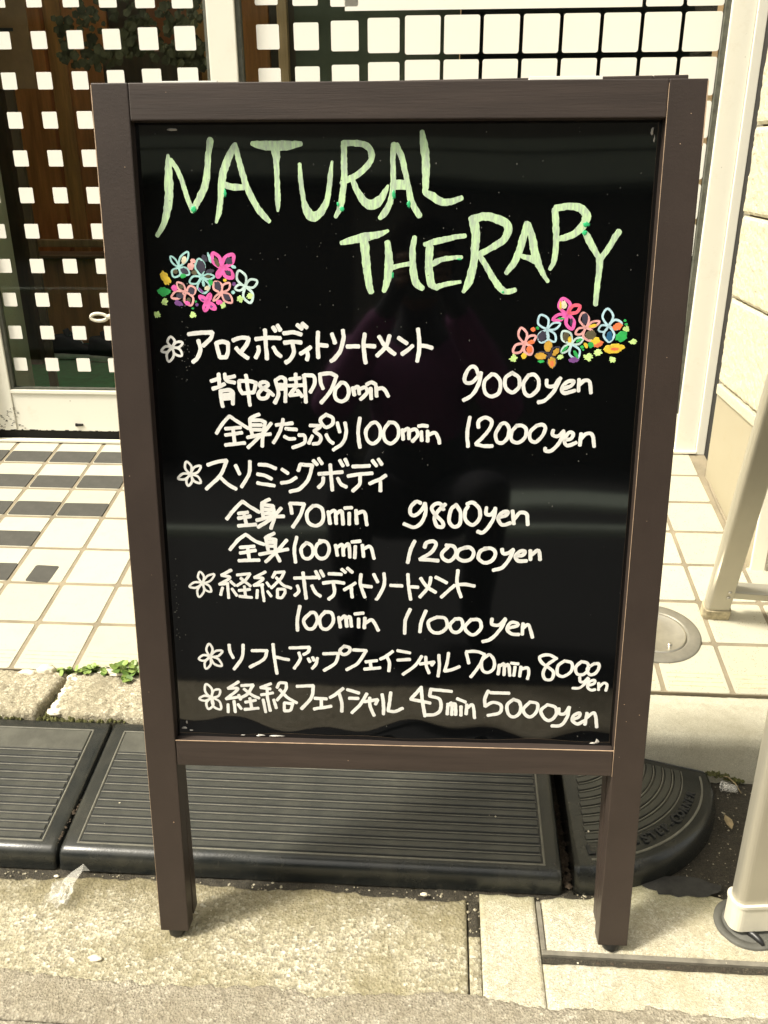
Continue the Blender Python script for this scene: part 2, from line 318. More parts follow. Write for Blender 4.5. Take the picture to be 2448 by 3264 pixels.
GREENS = [(0.0921, 0.1169, 0.0045, 0.006), (0.1258, 0.1012, 0.0025, 0.006), (0.2417, 0.1123, 0.002, 0.004), (0.2457, 0.117, 0.004, 0.004), (0.2988, 0.1034, 0.003, 0.007), (0.3141, 0.1124, 0.003, 0.006), (0.298, 0.1823, 0.002, 0.005), (0.3669, 0.1662, 0.004, 0.0015), (0.4952, 0.1322, 0.006, 0.004), (0.4937, 0.1403, 0.004, 0.004), (0.4129, 0.1991, 0.002, 0.002)]
GLYPHS = """
N|G-689,648,30 688,742,70 678,930,91 664,1101,86 622,1264,71 568,1371,56 522,1430,46|G-711,695,50 776,789,50 828,930,50 861,1054,51 909,1188,51|G-909,1188,61 971,1092,71 1051,950,76 1085,790,65 1103,650,60 1130,521,74 1136,502,60
A|G-1374,554,45 1307,679,80 1251,809,80 1224,931,75 1207,1073,61 1179,1217,56 1149,1299,31|G-1379,549,50 1408,679,60 1442,819,65 1482,951,65 1542,1083,66 1609,1189,66 1703,1289,51|G-1250,931,60 1335,955,65 1446,960,60
T|G-1554,545,50 1653,560,84 1793,565,94 1943,561,84 2052,548,49|G-1791,606,89 1797,745,60 1799,933,55 1799,1084,60 1796,1189,25
U|G-2033,737,40 2039,886,50 2060,1056,50 2088,1160,76 2152,1247,106 2234,1199,81 2301,1094,65 2329,953,55 2346,822,48 2363,715,25
R|G-2484,536,59 2484,701,64 2483,859,65 2464,1028,65 2442,1142,60 2390,1247,40|G-2484,545,59 2613,545,59 2712,569,64 2761,638,69 2741,730,60 2631,832,60 2510,892,60 2445,920,25|G-2565,888,55 2629,1019,65 2709,1114,90 2780,1128,105 2850,1076,80 2900,1001,55 2930,945,25
A|G-2988,556,64 2979,685,54 2981,842,55 2980,973,60 2950,1105,60 2900,1200,70 2845,1257,50|G-3008,565,69 3068,685,64 3109,842,55 3140,983,60 3171,1105,65 3253,1238,60|G-2980,935,95 3119,940,100
L|G-3267,439,49 3288,566,79 3310,704,79 3312,862,74 3305,1011,60|G-3305,1011,60 3380,1049,80 3471,1101,75 3570,1101,65 3679,1064,50
T|G-2443,1503,41 2560,1474,76 2713,1440,86 2835,1416,66 2931,1382,30|G-2682,1484,96 2697,1620,87 2712,1767,82 2732,1916,77 2757,1996,57
H|G-2926,1493,61 2937,1620,81 2942,1718,97 2932,1816,82 2912,1915,72 2886,1985,46|G-3205,1445,51 3186,1551,61 3187,1708,71 3204,1845,77 3246,1925,77 3292,1954,62|G-2958,1752,51 3070,1722,46 3162,1708,51
E|G-3307,1517,46 3423,1488,66 3573,1454,56 3724,1430,45|G-3363,1542,86 3355,1668,81 3362,1815,82 3389,1914,82 3431,1944,51|G-3376,1717,61 3477,1668,56 3598,1648,46 3694,1643,36|G-3431,1944,62 3533,1914,51 3685,1889,36
R|G-3794,1259,90 3828,1393,91 3828,1557,81 3817,1703,81 3777,1880,82 3718,1989,41|G-3819,1259,80 3929,1245,80 4049,1269,85 4141,1317,85 4159,1393,80 4107,1480,76 3999,1547,66 3880,1610,61|G-3876,1625,51 3955,1742,61 4030,1860,66 4105,1959,72 4178,1988,61 4258,1968,46
A|G-4350,1307,60 4325,1412,75 4295,1537,76 4255,1654,76 4208,1732,66 4155,1801,46|G-4360,1317,60 4406,1441,75 4444,1605,86 4496,1731,71 4545,1820,51 4589,1883,41|G-4315,1634,51 4406,1659,61 4468,1693,61
P|G-4626,1175,70 4638,1298,70 4649,1412,65 4652,1557,61 4639,1683,61 4603,1761,41|G-4631,1166,70 4738,1147,70 4857,1156,80 4941,1223,90 4927,1317,85 4843,1403,75 4746,1446,65 4677,1460,50
Y|G-4942,1403,60 4987,1479,75 5054,1585,60 5109,1658,61|G-5283,1389,70 5235,1470,65 5173,1576,60 5114,1663,61|G-5109,1663,86 5108,1799,61 5098,1946,61 5094,2115,51
*|W-604,2575,26 626,2542,26 637,2508,26 620,2479,26 594,2465,26 572,2486,26 560,2520,26 577,2550,26 604,2575,26|W-604,2575,26 641,2580,26 679,2576,26 709,2552,26 721,2527,26 696,2517,26 658,2521,26 628,2544,26 604,2575,26|W-604,2575,26 614,2615,26 634,2651,26 673,2667,26 705,2665,26 705,2634,26 685,2597,26 647,2581,26 604,2575,26|W-604,2575,26 568,2609,26 542,2651,26 542,2698,26 558,2728,26 589,2709,26 616,2667,26 616,2620,26 604,2575,26|W-604,2575,26 568,2568,26 531,2570,26 500,2593,26 487,2618,26 512,2629,26 549,2626,26 580,2604,26 604,2575,26
ア|W-791,2437,44 927,2421,44 1052,2417,44|W-1052,2417,44 1030,2478,44 943,2559,44|W-894,2502,44 912,2601,44 873,2687,44 822,2734,44
ロ|W-1085,2530,44 1100,2600,44 1120,2680,44|W-1085,2530,44 1153,2515,44 1215,2529,44|W-1215,2529,44 1210,2618,44 1188,2680,44|W-1188,2680,44 1120,2683,44
マ|W-1269,2501,44 1356,2472,44 1438,2476,44|W-1438,2476,44 1421,2533,44 1360,2613,44|W-1299,2580,44 1349,2637,44 1424,2688,44
ボ|W-1514,2485,44 1653,2471,44 1782,2475,44|W-1618,2387,44 1622,2532,44 1631,2696,44|W-1540,2565,44 1542,2617,44 1506,2683,44|W-1703,2569,44 1734,2625,44 1781,2667,44|W-1705,2359,44 1732,2400,44|W-1753,2340,44 1785,2391,44
デ|W-1817,2423,44 1925,2413,44 2006,2434,44|W-1822,2521,44 1923,2511,44 2004,2520,44|W-1912,2535,44 1920,2624,44 1879,2700,44 1830,2733,44|W-1965,2334,43 2017,2376,43|W-2018,2320,43 2069,2362,43
ィ|W-1991,2638,44 2054,2604,44 2103,2567,44|W-2063,2614,44 2072,2661,44 2061,2703,44
ト|W-2187,2408,44 2180,2538,44 2184,2679,44|W-2199,2543,44 2284,2552,44
リ|W-2334,2426,43 2366,2523,44|W-2453,2388,43 2456,2481,44 2422,2602,44 2368,2678,44 2320,2716,44
ー|W-2494,2560,44 2622,2556,44
ト|W-2684,2424,43 2672,2545,44 2692,2733,44|W-2698,2550,44 2793,2556,44
メ|W-2949,2441,43 2911,2553,44 2816,2657,44|W-2836,2451,43 2902,2553,44 3006,2637,44
ン|W-3043,2464,43 3134,2524,43|W-3195,2547,43 3148,2589,44 3082,2636,44
ト|W-3250,2371,43 3265,2495,43 3262,2617,44 3244,2711,44|W-3280,2546,43 3346,2551,43 3403,2569,43
背|W-1008,2936,41 1108,2909,41|W-1097,2858,41 1098,2980,41|W-1024,3020,42 1090,3000,41 1157,2967,41|W-1162,2858,41 1179,2928,41 1269,2953,41|W-1180,2902,41 1272,2882,41|W-1108,3039,42 1110,3130,42 1125,3215,42|W-1107,3045,42 1200,3031,42 1244,3057,42|W-1244,3057,42 1236,3187,42|W-1138,3088,42 1214,3081,42|W-1136,3129,42 1218,3121,42
中|W-1315,2934,41 1318,3011,41 1342,3063,42|W-1315,2934,41 1419,2933,41 1503,2952,41|W-1503,2952,41 1473,3055,41|W-1473,3055,41 1342,3069,42|W-1393,2869,41 1409,3036,41 1424,3199,42
&|W-1687,3086,41 1624,3035,41 1547,2994,41 1549,2955,41 1601,2945,41 1632,2977,41 1572,3016,41 1518,3074,41 1542,3120,42 1608,3113,42 1643,3054,41
脚|W-1712,2924,41 1735,3008,41 1739,3086,41 1698,3171,42|W-1712,2924,41 1772,2892,41 1823,2911,41|W-1823,2911,41 1822,3033,41 1813,3157,42|W-1750,2973,41 1808,2973,41|W-1748,3016,41 1807,3015,41|W-1868,2911,41 1985,2897,41|W-1935,2852,41 1938,2981,41|W-1853,2981,41 2003,2974,41|W-1937,2987,41 1863,3085,41|W-1863,3085,41 1961,3075,41|W-1949,3032,41 2000,3097,41|W-2025,2865,41 2034,3006,41 2040,3161,42|W-2031,2865,41 2128,2877,41 2139,2954,41 2092,3051,41
7|W-2199,2851,41 2204,2940,41 2229,3011,41|W-2199,2857,41 2303,2844,41 2379,2875,41|W-2379,2875,41 2313,3030,41 2206,3167,41
0|W-2430,2941,41 2365,3016,41 2363,3107,41 2428,3148,41 2493,3106,41 2507,3015,41 2469,2954,41 2424,2945,41
m|W-2552,2996,41 2571,3079,41|W-2565,3008,41 2610,2989,41 2623,3066,41|W-2636,3008,41 2688,2995,41 2707,3053,41 2635,3124,41
i|W-2701,2963,41 2752,2939,41 2804,2962,41|W-2746,3001,41 2752,3117,41
n|W-2804,2981,41 2810,3090,41|W-2810,3013,41 2868,3000,41 2907,3032,41 2939,3089,41
9|W-3903,2855,40 3873,2778,40 3816,2768,40 3762,2856,40 3764,2927,40 3835,2933,40 3931,2827,40|W-3931,2827,40 3906,2954,40 3839,3068,40 3748,3126,40
0|W-4044,2840,40 3969,2925,40 3980,3039,40 4052,3081,40 4129,3038,40 4138,2924,40 4087,2854,40 4037,2843,40
0|W-4268,2824,40 4193,2881,40 4197,2980,40 4270,3036,40 4338,2979,40 4334,2880,40 4261,2827,40
0|W-4438,2851,40 4386,2936,40 4404,3035,40 4462,3071,40 4537,3006,40 4546,2907,40 4494,2844,40 4431,2854,40
y|W-4630,2899,40 4640,2963,40 4711,2962,40 4763,2891,40|W-4776,2877,40 4714,3019,40 4620,3119,40 4551,3141,40
e|W-4811,2990,40 4893,2961,40 4918,2911,40 4849,2919,40 4796,2990,40 4827,3039,40 4938,3010,40
n|W-4973,2890,40 4974,3017,40|W-4970,2960,40 5030,2904,40 5086,2917,40 5108,3037,40
全|W-1037,3513,39 1109,3406,39 1192,3319,39|W-1192,3319,39 1295,3391,39 1398,3456,39|W-1139,3459,39 1312,3444,39|W-1136,3532,39 1323,3503,39|W-1226,3458,39 1237,3631,40|W-1130,3643,40 1351,3617,40
身|W-1523,3297,39 1442,3330,39 1415,3350,39|W-1415,3350,39 1418,3443,39 1435,3522,39|W-1434,3363,39 1533,3362,39 1585,3382,39|W-1585,3382,39 1554,3521,39 1542,3655,40|W-1439,3416,39 1544,3415,39|W-1443,3466,39 1536,3466,39|W-1380,3556,39 1500,3528,39 1640,3514,39|W-1651,3394,39 1554,3508,39 1382,3670,40
た|W-1703,3414,39 1887,3392,39|W-1784,3347,39 1747,3480,39 1669,3614,39|W-1807,3452,39 1931,3464,39|W-1791,3539,39 1843,3565,39 1909,3564,39
っ|W-1950,3524,39 2015,3530,39 2007,3610,39 1880,3665,40
ぷ|W-2077,3417,39 2189,3422,39 2122,3476,39|W-2122,3476,39 2193,3542,39 2172,3608,39 2106,3622,39|W-2101,3529,39 2060,3616,39|W-2253,3514,39 2291,3581,39 2330,3614,39|W-2263,3290,39 2197,3343,39 2209,3396,39 2260,3435,39 2327,3395,39 2328,3329,39 2256,3293,39
り|W-2379,3381,39 2404,3486,39|W-2464,3380,39 2476,3486,39 2435,3606,39 2329,3687,39
1|W-2628,3326,39 2607,3485,39 2625,3657,39
0|W-2751,3384,39 2692,3471,39 2711,3576,39 2777,3609,39 2842,3549,39 2849,3443,39 2803,3377,39 2745,3388,39
0|W-2946,3376,39 2888,3469,39 2901,3568,39 2967,3607,39 3038,3547,39 3051,3454,39 3011,3382,39 2940,3373,39
m|W-3093,3451,40 3101,3561,41|W-3108,3465,41 3158,3443,40 3166,3553,41|W-3173,3464,40 3238,3449,40 3260,3508,41 3203,3582,41
i|W-3266,3412,40 3316,3405,40 3367,3411,40|W-3300,3471,40 3304,3573,41
n|W-3368,3463,40 3369,3580,41|W-3376,3506,41 3447,3484,40 3484,3535,41 3500,3601,41
1|W-3824,3306,40 3800,3473,40 3812,3634,41
2|W-3921,3421,40 3919,3355,40 3989,3311,40 4062,3354,40 4036,3442,40 3967,3530,40 3898,3604,41|W-3898,3604,41 3985,3625,41 4078,3624,41
0|W-4163,3382,40 4109,3485,40 4127,3572,40 4185,3587,40 4240,3527,40 4250,3425,40 4205,3370,40 4156,3385,40
0|W-4335,3395,40 4281,3468,40 4284,3556,40 4357,3585,40 4427,3525,40 4437,3438,40 4392,3395,40 4328,3398,40
0|W-4549,3393,40 4481,3467,40 4485,3547,40 4544,3576,40 4612,3509,40 4643,3421,40 4605,3381,40 4542,3396,40
y|W-4730,3442,40 4725,3493,40 4783,3507,40 4844,3449,40|W-4845,3463,40 4801,3580,40 4720,3669,40 4656,3670,40 4654,3640,40
e|W-4857,3550,40 4927,3535,40 4945,3477,40 4895,3470,40 4857,3550,40 4889,3609,40 4987,3578,40
n|W-5031,3476,40 5025,3607,40|W-5021,3549,40 5081,3483,40 5152,3489,40 5182,3620,40
*|W-722,3979,27 733,3934,27 734,3888,27 709,3852,27 681,3837,27 666,3867,27 664,3913,27 689,3950,27 722,3979,27|W-722,3979,27 765,3971,27 806,3953,27 833,3916,27 840,3885,27 809,3884,27 767,3902,27 740,3938,27 722,3979,27|W-722,3979,27 735,4021,27 757,4059,28 797,4078,28 829,4078,28 826,4047,28 804,4008,27 764,3989,27 722,3979,27|W-722,3979,27 692,4010,27 670,4047,28 671,4089,28 685,4115,28 711,4097,28 733,4060,28 733,4018,27 722,3979,27|W-722,3979,27 678,3972,27 633,3976,27 595,4003,28 577,4031,28 606,4042,28 651,4039,28 690,4013,27 722,3979,27
ス|W-920,3872,41 1029,3835,41 1137,3818,41|W-1137,3818,41 1060,3983,41 889,4150,41|W-1051,4006,41 1139,4092,41 1229,4146,41
リ|W-1234,3872,41 1276,3973,41|W-1397,3823,41 1383,3963,41 1292,4121,41
ミ|W-1495,3861,41 1594,3868,41 1684,3905,41|W-1475,3970,41 1559,3985,41 1634,4023,41|W-1471,4072,41 1555,4087,41 1662,4101,41
ン|W-1752,3912,41 1820,3958,41|W-1910,4004,41 1832,4052,41 1740,4069,41
グ|W-1959,3856,41 1935,3926,41|W-1959,3856,41 2096,3862,41|W-2096,3862,41 2047,4018,41 1953,4129,41 1836,4170,41|W-2105,3808,41 2149,3854,41|W-2166,3784,41 2203,3845,41
ボ|W-2162,3962,41 2429,3936,41|W-2293,3852,41 2312,4148,41|W-2215,4000,41 2206,4063,41 2159,4118,41|W-2375,4006,41 2412,4076,41 2472,4107,41|W-2400,3804,41 2437,3866,41|W-2461,3788,41 2490,3857,41
デ|W-2543,3872,41 2732,3862,41|W-2489,3982,41 2626,3957,41 2762,3947,41|W-2626,3980,41 2617,4074,41 2541,4153,41|W-2762,3800,41 2808,3862,41|W-2830,3784,41 2868,3845,41
ィ|W-2731,4064,41 2838,4016,41 2913,3969,41|W-2853,4039,41 2853,4149,41
全|W-1104,4498,42 1203,4377,42 1293,4288,41|W-1293,4288,41 1390,4358,42 1481,4413,42|W-1240,4432,42 1349,4415,42|W-1237,4488,42 1378,4462,42|W-1302,4423,42 1327,4560,42|W-1233,4577,42 1437,4558,42
身|W-1603,4260,41 1516,4301,41|W-1516,4301,41 1513,4388,42 1525,4476,42|W-1523,4324,41 1639,4339,41|W-1639,4339,41 1650,4467,42 1606,4604,42|W-1532,4380,42 1622,4379,42|W-1530,4428,42 1620,4422,42|W-1446,4510,42 1603,4467,42 1759,4457,42|W-1731,4361,41 1618,4483,42 1459,4590,42
7|W-1833,4304,41 1852,4424,42|W-1833,4304,41 1994,4310,41|W-1994,4310,41 1944,4446,42 1856,4584,42
0|W-2094,4325,41 2023,4413,41 2035,4525,42 2120,4564,42 2198,4507,42 2200,4379,41 2148,4332,41 2086,4330,41
m|W-2262,4394,41 2283,4538,42|W-2269,4418,41 2339,4385,41 2352,4537,42|W-2354,4417,41 2416,4392,41 2429,4544,42
i|W-2447,4352,41 2531,4346,41|W-2500,4407,41 2499,4543,42
n|W-2577,4374,41 2584,4533,42|W-2584,4414,41 2669,4396,41 2699,4548,42
9|W-3305,4282,42 3252,4267,42 3194,4328,42 3189,4405,42 3243,4426,42 3316,4359,42 3352,4282,42|W-3352,4282,42 3359,4391,42 3318,4503,43 3234,4565,43 3116,4528,43
8|W-3559,4356,42 3526,4290,42 3463,4291,42 3427,4346,42 3476,4423,42 3551,4499,42 3553,4555,43 3489,4545,43 3461,4467,42 3486,4390,42 3579,4290,42
0|W-3705,4293,42 3644,4354,42 3625,4487,42 3680,4553,43 3743,4519,42 3750,4386,42 3700,4296,42
0|W-3816,4286,42 3884,4269,42 3959,4339,42 3963,4449,42 3891,4528,42 3810,4473,42 3802,4374,42 3832,4308,42
y|W-4037,4322,42 4035,4393,42 4088,4403,42 4138,4337,42|W-4137,4326,42 4121,4447,42 4061,4558,42 4000,4615,43 3946,4604,43
e|W-4173,4435,42 4256,4412,42 4275,4368,42 4213,4380,42 4173,4446,42 4218,4523,42 4312,4499,42
n|W-4327,4356,42 4350,4510,42|W-4353,4455,42 4412,4377,42 4487,4398,42 4503,4519,42
1|W-3241,4727,43 3194,4840,43 3163,4989,43
2|W-3354,4804,43 3375,4747,43 3449,4729,43 3482,4768,43 3430,4859,43 3302,4946,43|W-3302,4946,43 3410,4950,43 3512,4960,43
0|W-3594,4772,43 3685,4788,43 3709,4877,43 3646,4958,43 3571,4936,43 3553,4869,43 3621,4789,43
0|W-3814,4797,43 3740,4832,43 3726,4911,43 3796,4955,43 3881,4931,43 3911,4852,43 3867,4796,43 3808,4799,43
0|W-4027,4805,43 4112,4803,43 4157,4859,43 4117,4950,43 4033,4974,43 3967,4919,43 3985,4839,43 4059,4804,43
y|W-4229,4807,43 4242,4858,43 4295,4857,43 4357,4811,43|W-4357,4822,43 4309,4936,43 4238,5028,43 4137,5063,43
e|W-4392,4889,43 4466,4876,43 4485,4831,43 4432,4832,43 4382,4889,43 4416,4945,43 4512,4944,43
n|W-4548,4819,43 4554,4932,43|W-4562,4875,43 4623,4818,43 4650,4840,43 4660,4930,43
全|W-1125,4865,40 1224,4746,40 1314,4678,40|W-1314,4678,40 1425,4758,40 1524,4794,40|W-1242,4836,40 1408,4819,40|W-1239,4904,40 1421,4866,40|W-1328,4835,40 1344,4978,40|W-1220,4995,40 1459,4984,40
身|W-1643,4658,40 1541,4712,40|W-1541,4712,40 1565,4861,40|W-1548,4719,40 1655,4732,40|W-1655,4732,40 1651,4875,40 1697,4995,40|W-1561,4767,40 1654,4770,40|W-1567,4813,40 1645,4815,40|W-1462,4916,40 1622,4883,40 1795,4850,40|W-1784,4738,40 1665,4875,40 1531,5005,40
1|W-1899,4699,40 1867,4841,40 1877,5007,40
0|W-2012,4764,40 1946,4840,40 1965,4938,40 2029,4959,40 2080,4898,40 2068,4808,40 2009,4767,40
0|W-2155,4740,40 2240,4761,40 2267,4850,40 2223,4941,40 2151,4950,40 2109,4882,40 2126,4792,40 2176,4754,40
m|W-2340,4789,40 2359,4916,40|W-2353,4819,40 2418,4788,40 2431,4915,40|W-2432,4817,40 2489,4779,40 2502,4936,40
i|W-2525,4749,40 2625,4740,40|W-2567,4800,40 2559,4943,40
n|W-2646,4784,40 2659,4926,40|W-2660,4829,40 2738,4805,40 2780,4947,40
*|W-784,5278,26 799,5235,26 804,5192,26 784,5155,26 759,5138,26 742,5166,26 736,5210,26 756,5247,26 784,5278,26|W-784,5278,26 833,5267,26 880,5245,26 914,5203,26 926,5168,26 892,5169,26 844,5190,26 809,5232,26 784,5278,26|W-784,5278,26 793,5321,26 812,5360,26 848,5381,26 879,5382,26 879,5350,26 861,5310,26 825,5289,26 784,5278,26|W-784,5278,26 747,5317,26 719,5364,26 718,5418,26 733,5451,26 765,5429,26 794,5383,26 795,5329,26 784,5278,26|W-784,5278,26 739,5268,26 691,5270,26 647,5295,26 626,5324,26 655,5337,26 703,5336,26 747,5311,26 784,5278,26
経|W-1128,5111,35 1009,5177,35|W-1009,5177,35 1109,5203,35 981,5290,35|W-981,5290,35 1084,5277,35|W-1114,5249,35 1163,5302,35|W-1076,5296,35 1082,5458,35|W-1016,5328,35 989,5421,35|W-1125,5341,35 1179,5426,35|W-1191,5171,35 1344,5153,35|W-1344,5153,35 1290,5230,35 1185,5302,35|W-1233,5208,35 1345,5306,35|W-1204,5363,35 1336,5345,35|W-1272,5308,35 1281,5431,35|W-1208,5433,35 1354,5446,35
絡|W-1526,5127,35 1393,5198,35|W-1393,5198,35 1494,5212,35 1382,5298,35|W-1382,5298,35 1492,5284,35|W-1536,5257,35 1564,5303,35|W-1477,5296,35 1496,5490,35|W-1423,5351,35 1412,5452,35|W-1540,5365,35 1581,5426,35|W-1642,5125,35 1604,5194,35|W-1628,5133,35 1744,5123,34|W-1744,5123,34 1698,5208,35 1585,5325,35|W-1647,5194,35 1724,5284,35 1818,5321,35|W-1657,5347,35 1654,5440,35|W-1657,5339,35 1737,5338,35 1743,5384,35|W-1743,5384,35 1705,5439,35 1654,5440,35
ボ|W-1857,5198,40 2118,5185,40|W-1960,5127,40 1989,5449,41|W-1891,5289,40 1904,5358,40 1859,5413,41|W-2058,5286,40 2099,5370,40 2157,5415,40|W-2105,5109,40 2146,5200,40|W-2163,5101,40 2197,5169,40
デ|W-2256,5137,40 2407,5142,40|W-2189,5253,40 2319,5235,40 2434,5249,40|W-2311,5258,40 2317,5381,40 2250,5452,41|W-2407,5081,40 2450,5119,40|W-2472,5065,40 2529,5117,40
ィ|W-2433,5333,40 2506,5286,40 2564,5246,40|W-2513,5301,40 2526,5424,40
ト|W-2629,5138,40 2621,5253,40 2671,5421,40|W-2636,5276,40 2751,5289,40
リ|W-2775,5134,40 2821,5230,40|W-2894,5122,40 2894,5267,40 2821,5425,40 2802,5435,40
ー|W-2967,5266,40 3104,5273,40
ト|W-3167,5127,40 3177,5282,40 3203,5438,40|W-3187,5281,40 3287,5284,40
メ|W-3431,5161,40 3405,5278,40 3307,5406,40|W-3313,5173,40 3387,5278,40 3489,5344,40
ン|W-3485,5156,40 3614,5225,40|W-3705,5253,40 3634,5322,40 3553,5402,40
ト|W-3737,5069,40 3732,5233,40 3781,5397,40|W-3750,5242,40 3841,5241,40 3932,5258,40
1|W-1913,5541,41 1881,5701,41 1877,5852,41
0|W-2042,5618,41 1955,5720,41 1990,5819,41 2065,5818,41 2114,5716,41 2088,5627,41 2032,5622,41
0|W-2209,5605,41 2142,5696,41 2159,5806,41 2233,5824,41 2300,5733,41 2283,5623,41 2200,5609,41
m|W-2366,5671,41 2383,5801,41|W-2384,5701,41 2441,5660,41 2458,5790,41|W-2449,5690,41 2496,5669,41 2514,5788,41
i|W-2552,5628,41 2654,5616,41|W-2598,5687,41 2597,5797,41
n|W-2672,5675,41 2662,5805,41|W-2672,5745,41 2756,5704,41 2830,5832,41
1|W-3198,5556,40 3144,5696,41 3136,5866,41
1|W-3382,5572,40 3329,5712,41 3312,5842,41
0|W-3512,5649,41 3412,5710,41 3441,5820,41 3534,5848,41 3625,5776,41 3605,5667,41 3503,5649,41
0|W-3724,5664,41 3661,5745,41 3691,5824,41 3756,5833,41 3809,5762,41 3788,5673,41 3715,5669,41
0|W-3908,5671,40 3837,5762,41 3876,5841,41 3950,5859,41 4021,5778,41 4000,5679,40 3899,5675,40
y|W-4145,5656,40 4148,5725,41 4231,5734,41 4301,5653,40|W-4301,5663,40 4242,5793,41 4136,5915,41 4045,5947,41
e|W-4342,5771,41 4441,5739,40 4440,5710,40 4367,5701,40 4324,5781,41 4372,5840,41 4465,5848,41
n|W-4504,5708,40 4501,5848,41|W-4507,5768,40 4569,5727,40 4622,5885,41
*|W-822,6209,28 845,6163,28 857,6114,28 841,6068,28 817,6045,28 794,6074,28 782,6123,28 797,6169,28 822,6209,28|W-822,6209,28 869,6211,28 917,6201,28 956,6167,28 972,6135,28 941,6126,28 893,6135,28 854,6168,28 822,6209,28|W-822,6209,28 841,6260,28 871,6306,28 919,6327,28 956,6326,28 950,6287,28 921,6241,28 873,6218,28 822,6209,28|W-822,6209,28 785,6242,28 755,6284,28 751,6335,28 763,6368,28 794,6351,28 824,6309,28 829,6258,28 822,6209,28|W-822,6209,28 783,6195,28 741,6192,28 703,6215,28 683,6243,28 709,6260,28 751,6264,28 790,6241,28 822,6209,28
リ|W-1057,6050,39 1064,6135,39 1100,6220,39|W-1227,6046,39 1203,6218,39 1101,6367,40
フ|W-1326,6121,39 1508,6117,39|W-1508,6117,39 1464,6229,39 1294,6336,39
ト|W-1582,6030,39 1592,6192,39 1616,6415,39|W-1616,6200,39 1765,6231,39
ア|W-1777,6077,39 2013,6063,39|W-2013,6063,39 1996,6123,39 1940,6159,39|W-1886,6134,39 1899,6219,39 1825,6341,39
ッ|W-1994,6209,39 2017,6251,39|W-2050,6190,39 2064,6233,39|W-2105,6198,39 2087,6275,39 2039,6337,39
プ|W-2176,6145,39 2357,6132,39|W-2357,6132,39 2316,6261,39 2180,6359,39|W-2429,6037,39 2373,6098,39 2412,6148,39 2475,6121,39 2491,6061,39 2421,6039,39
フ|W-2530,6086,39 2686,6091,39|W-2686,6091,39 2583,6255,39 2449,6344,39
ェ|W-2677,6236,39 2811,6216,39|W-2732,6235,39 2740,6312,39|W-2661,6331,39 2850,6309,39
イ|W-2998,6093,39 2912,6163,39 2850,6198,39|W-2928,6154,39 2959,6247,39 2952,6350,39
シ|W-3052,6082,38 3201,6109,38|W-3053,6205,38 3202,6193,38|W-3340,6148,38 3257,6276,39 3119,6389,39
ャ|W-3318,6249,38 3487,6220,38|W-3487,6220,38 3457,6263,38|W-3386,6155,38 3395,6273,38 3428,6365,39
ル|W-3539,6127,38 3549,6269,38 3536,6405,39|W-3653,6099,38 3640,6217,38 3612,6335,39|W-3612,6335,39 3688,6317,38 3787,6272,38
7|W-3859,6086,38 3893,6228,38|W-3859,6078,38 3988,6075,38 4073,6107,38|W-4073,6107,38 4024,6242,38 3921,6404,39
0|W-4119,6114,38 4045,6191,38 4056,6308,38 4119,6341,38 4186,6289,38 4190,6188,38 4141,6114,38 4111,6119,38
m|W-4253,6237,38 4242,6363,38|W-4261,6253,38 4306,6227,38 4311,6370,38|W-4315,6260,38 4359,6234,38 4380,6377,38
i|W-4389,6213,38 4473,6223,38|W-4436,6258,38 4426,6376,38
n|W-4505,6256,38 4495,6383,38|W-4506,6290,38 4582,6271,38 4600,6330,38 4588,6414,38
8|W-4917,6146,38 4824,6099,38 4719,6126,38 4754,6209,38 4880,6306,38 4871,6408,38 4794,6409,38 4767,6326,38 4815,6224,38 4917,6138,38
0|W-5009,6169,38 4937,6238,38 4935,6339,38 5006,6371,38 5093,6301,38 5094,6201,38 5002,6170,38
0|W-5206,6173,38 5143,6250,38 5163,6333,38 5232,6340,38 5289,6280,38 5276,6197,38 5199,6175,38
0|W-5359,6195,38 5280,6263,38 5308,6338,38 5368,6329,38 5408,6261,38 5405,6202,38 5351,6198,38
y|W-5196,6375,34 5207,6433,34 5253,6432,34 5295,6381,34|W-5303,6389,34 5255,6466,34 5197,6518,34 5121,6520,34
e|W-5302,6482,34 5369,6455,34 5373,6413,34 5314,6431,34 5295,6499,34 5336,6540,34 5389,6531,34
n|W-5421,6445,34 5427,6538,34|W-5432,6496,34 5482,6444,34 5521,6468,34 5512,6545,34
*|W-809,6750,29 821,6692,29 819,6633,29 787,6589,29 752,6572,29 736,6612,29 737,6671,29 768,6716,29 809,6750,29|W-809,6750,29 855,6744,29 896,6726,29 917,6682,29 917,6644,29 883,6639,29 841,6657,29 820,6700,29 809,6750,29|W-809,6750,29 812,6811,29 828,6868,29 873,6900,29 914,6904,29 921,6858,29 905,6801,29 861,6769,29 809,6750,29|W-809,6750,29 771,6783,29 743,6824,29 746,6873,29 764,6905,29 797,6887,29 826,6846,29 824,6797,29 809,6750,29|W-809,6750,29 770,6734,29 727,6727,29 684,6746,29 661,6770,29 686,6788,29 729,6795,29 772,6777,29 809,6750,29
経|W-1150,6531,37 1017,6622,37|W-1017,6622,37 1137,6628,37 986,6763,37|W-986,6763,37 1124,6737,37|W-1142,6707,37 1163,6768,37|W-1082,6788,37 1091,6939,37|W-1007,6834,37 1005,6941,37|W-1128,6831,37 1166,6892,37|W-1179,6583,37 1324,6570,37|W-1324,6570,37 1255,6686,37 1172,6741,37|W-1209,6626,37 1302,6703,37 1389,6745,37|W-1218,6802,37 1348,6772,37|W-1277,6747,37 1295,6880,37|W-1206,6900,37 1376,6878,37
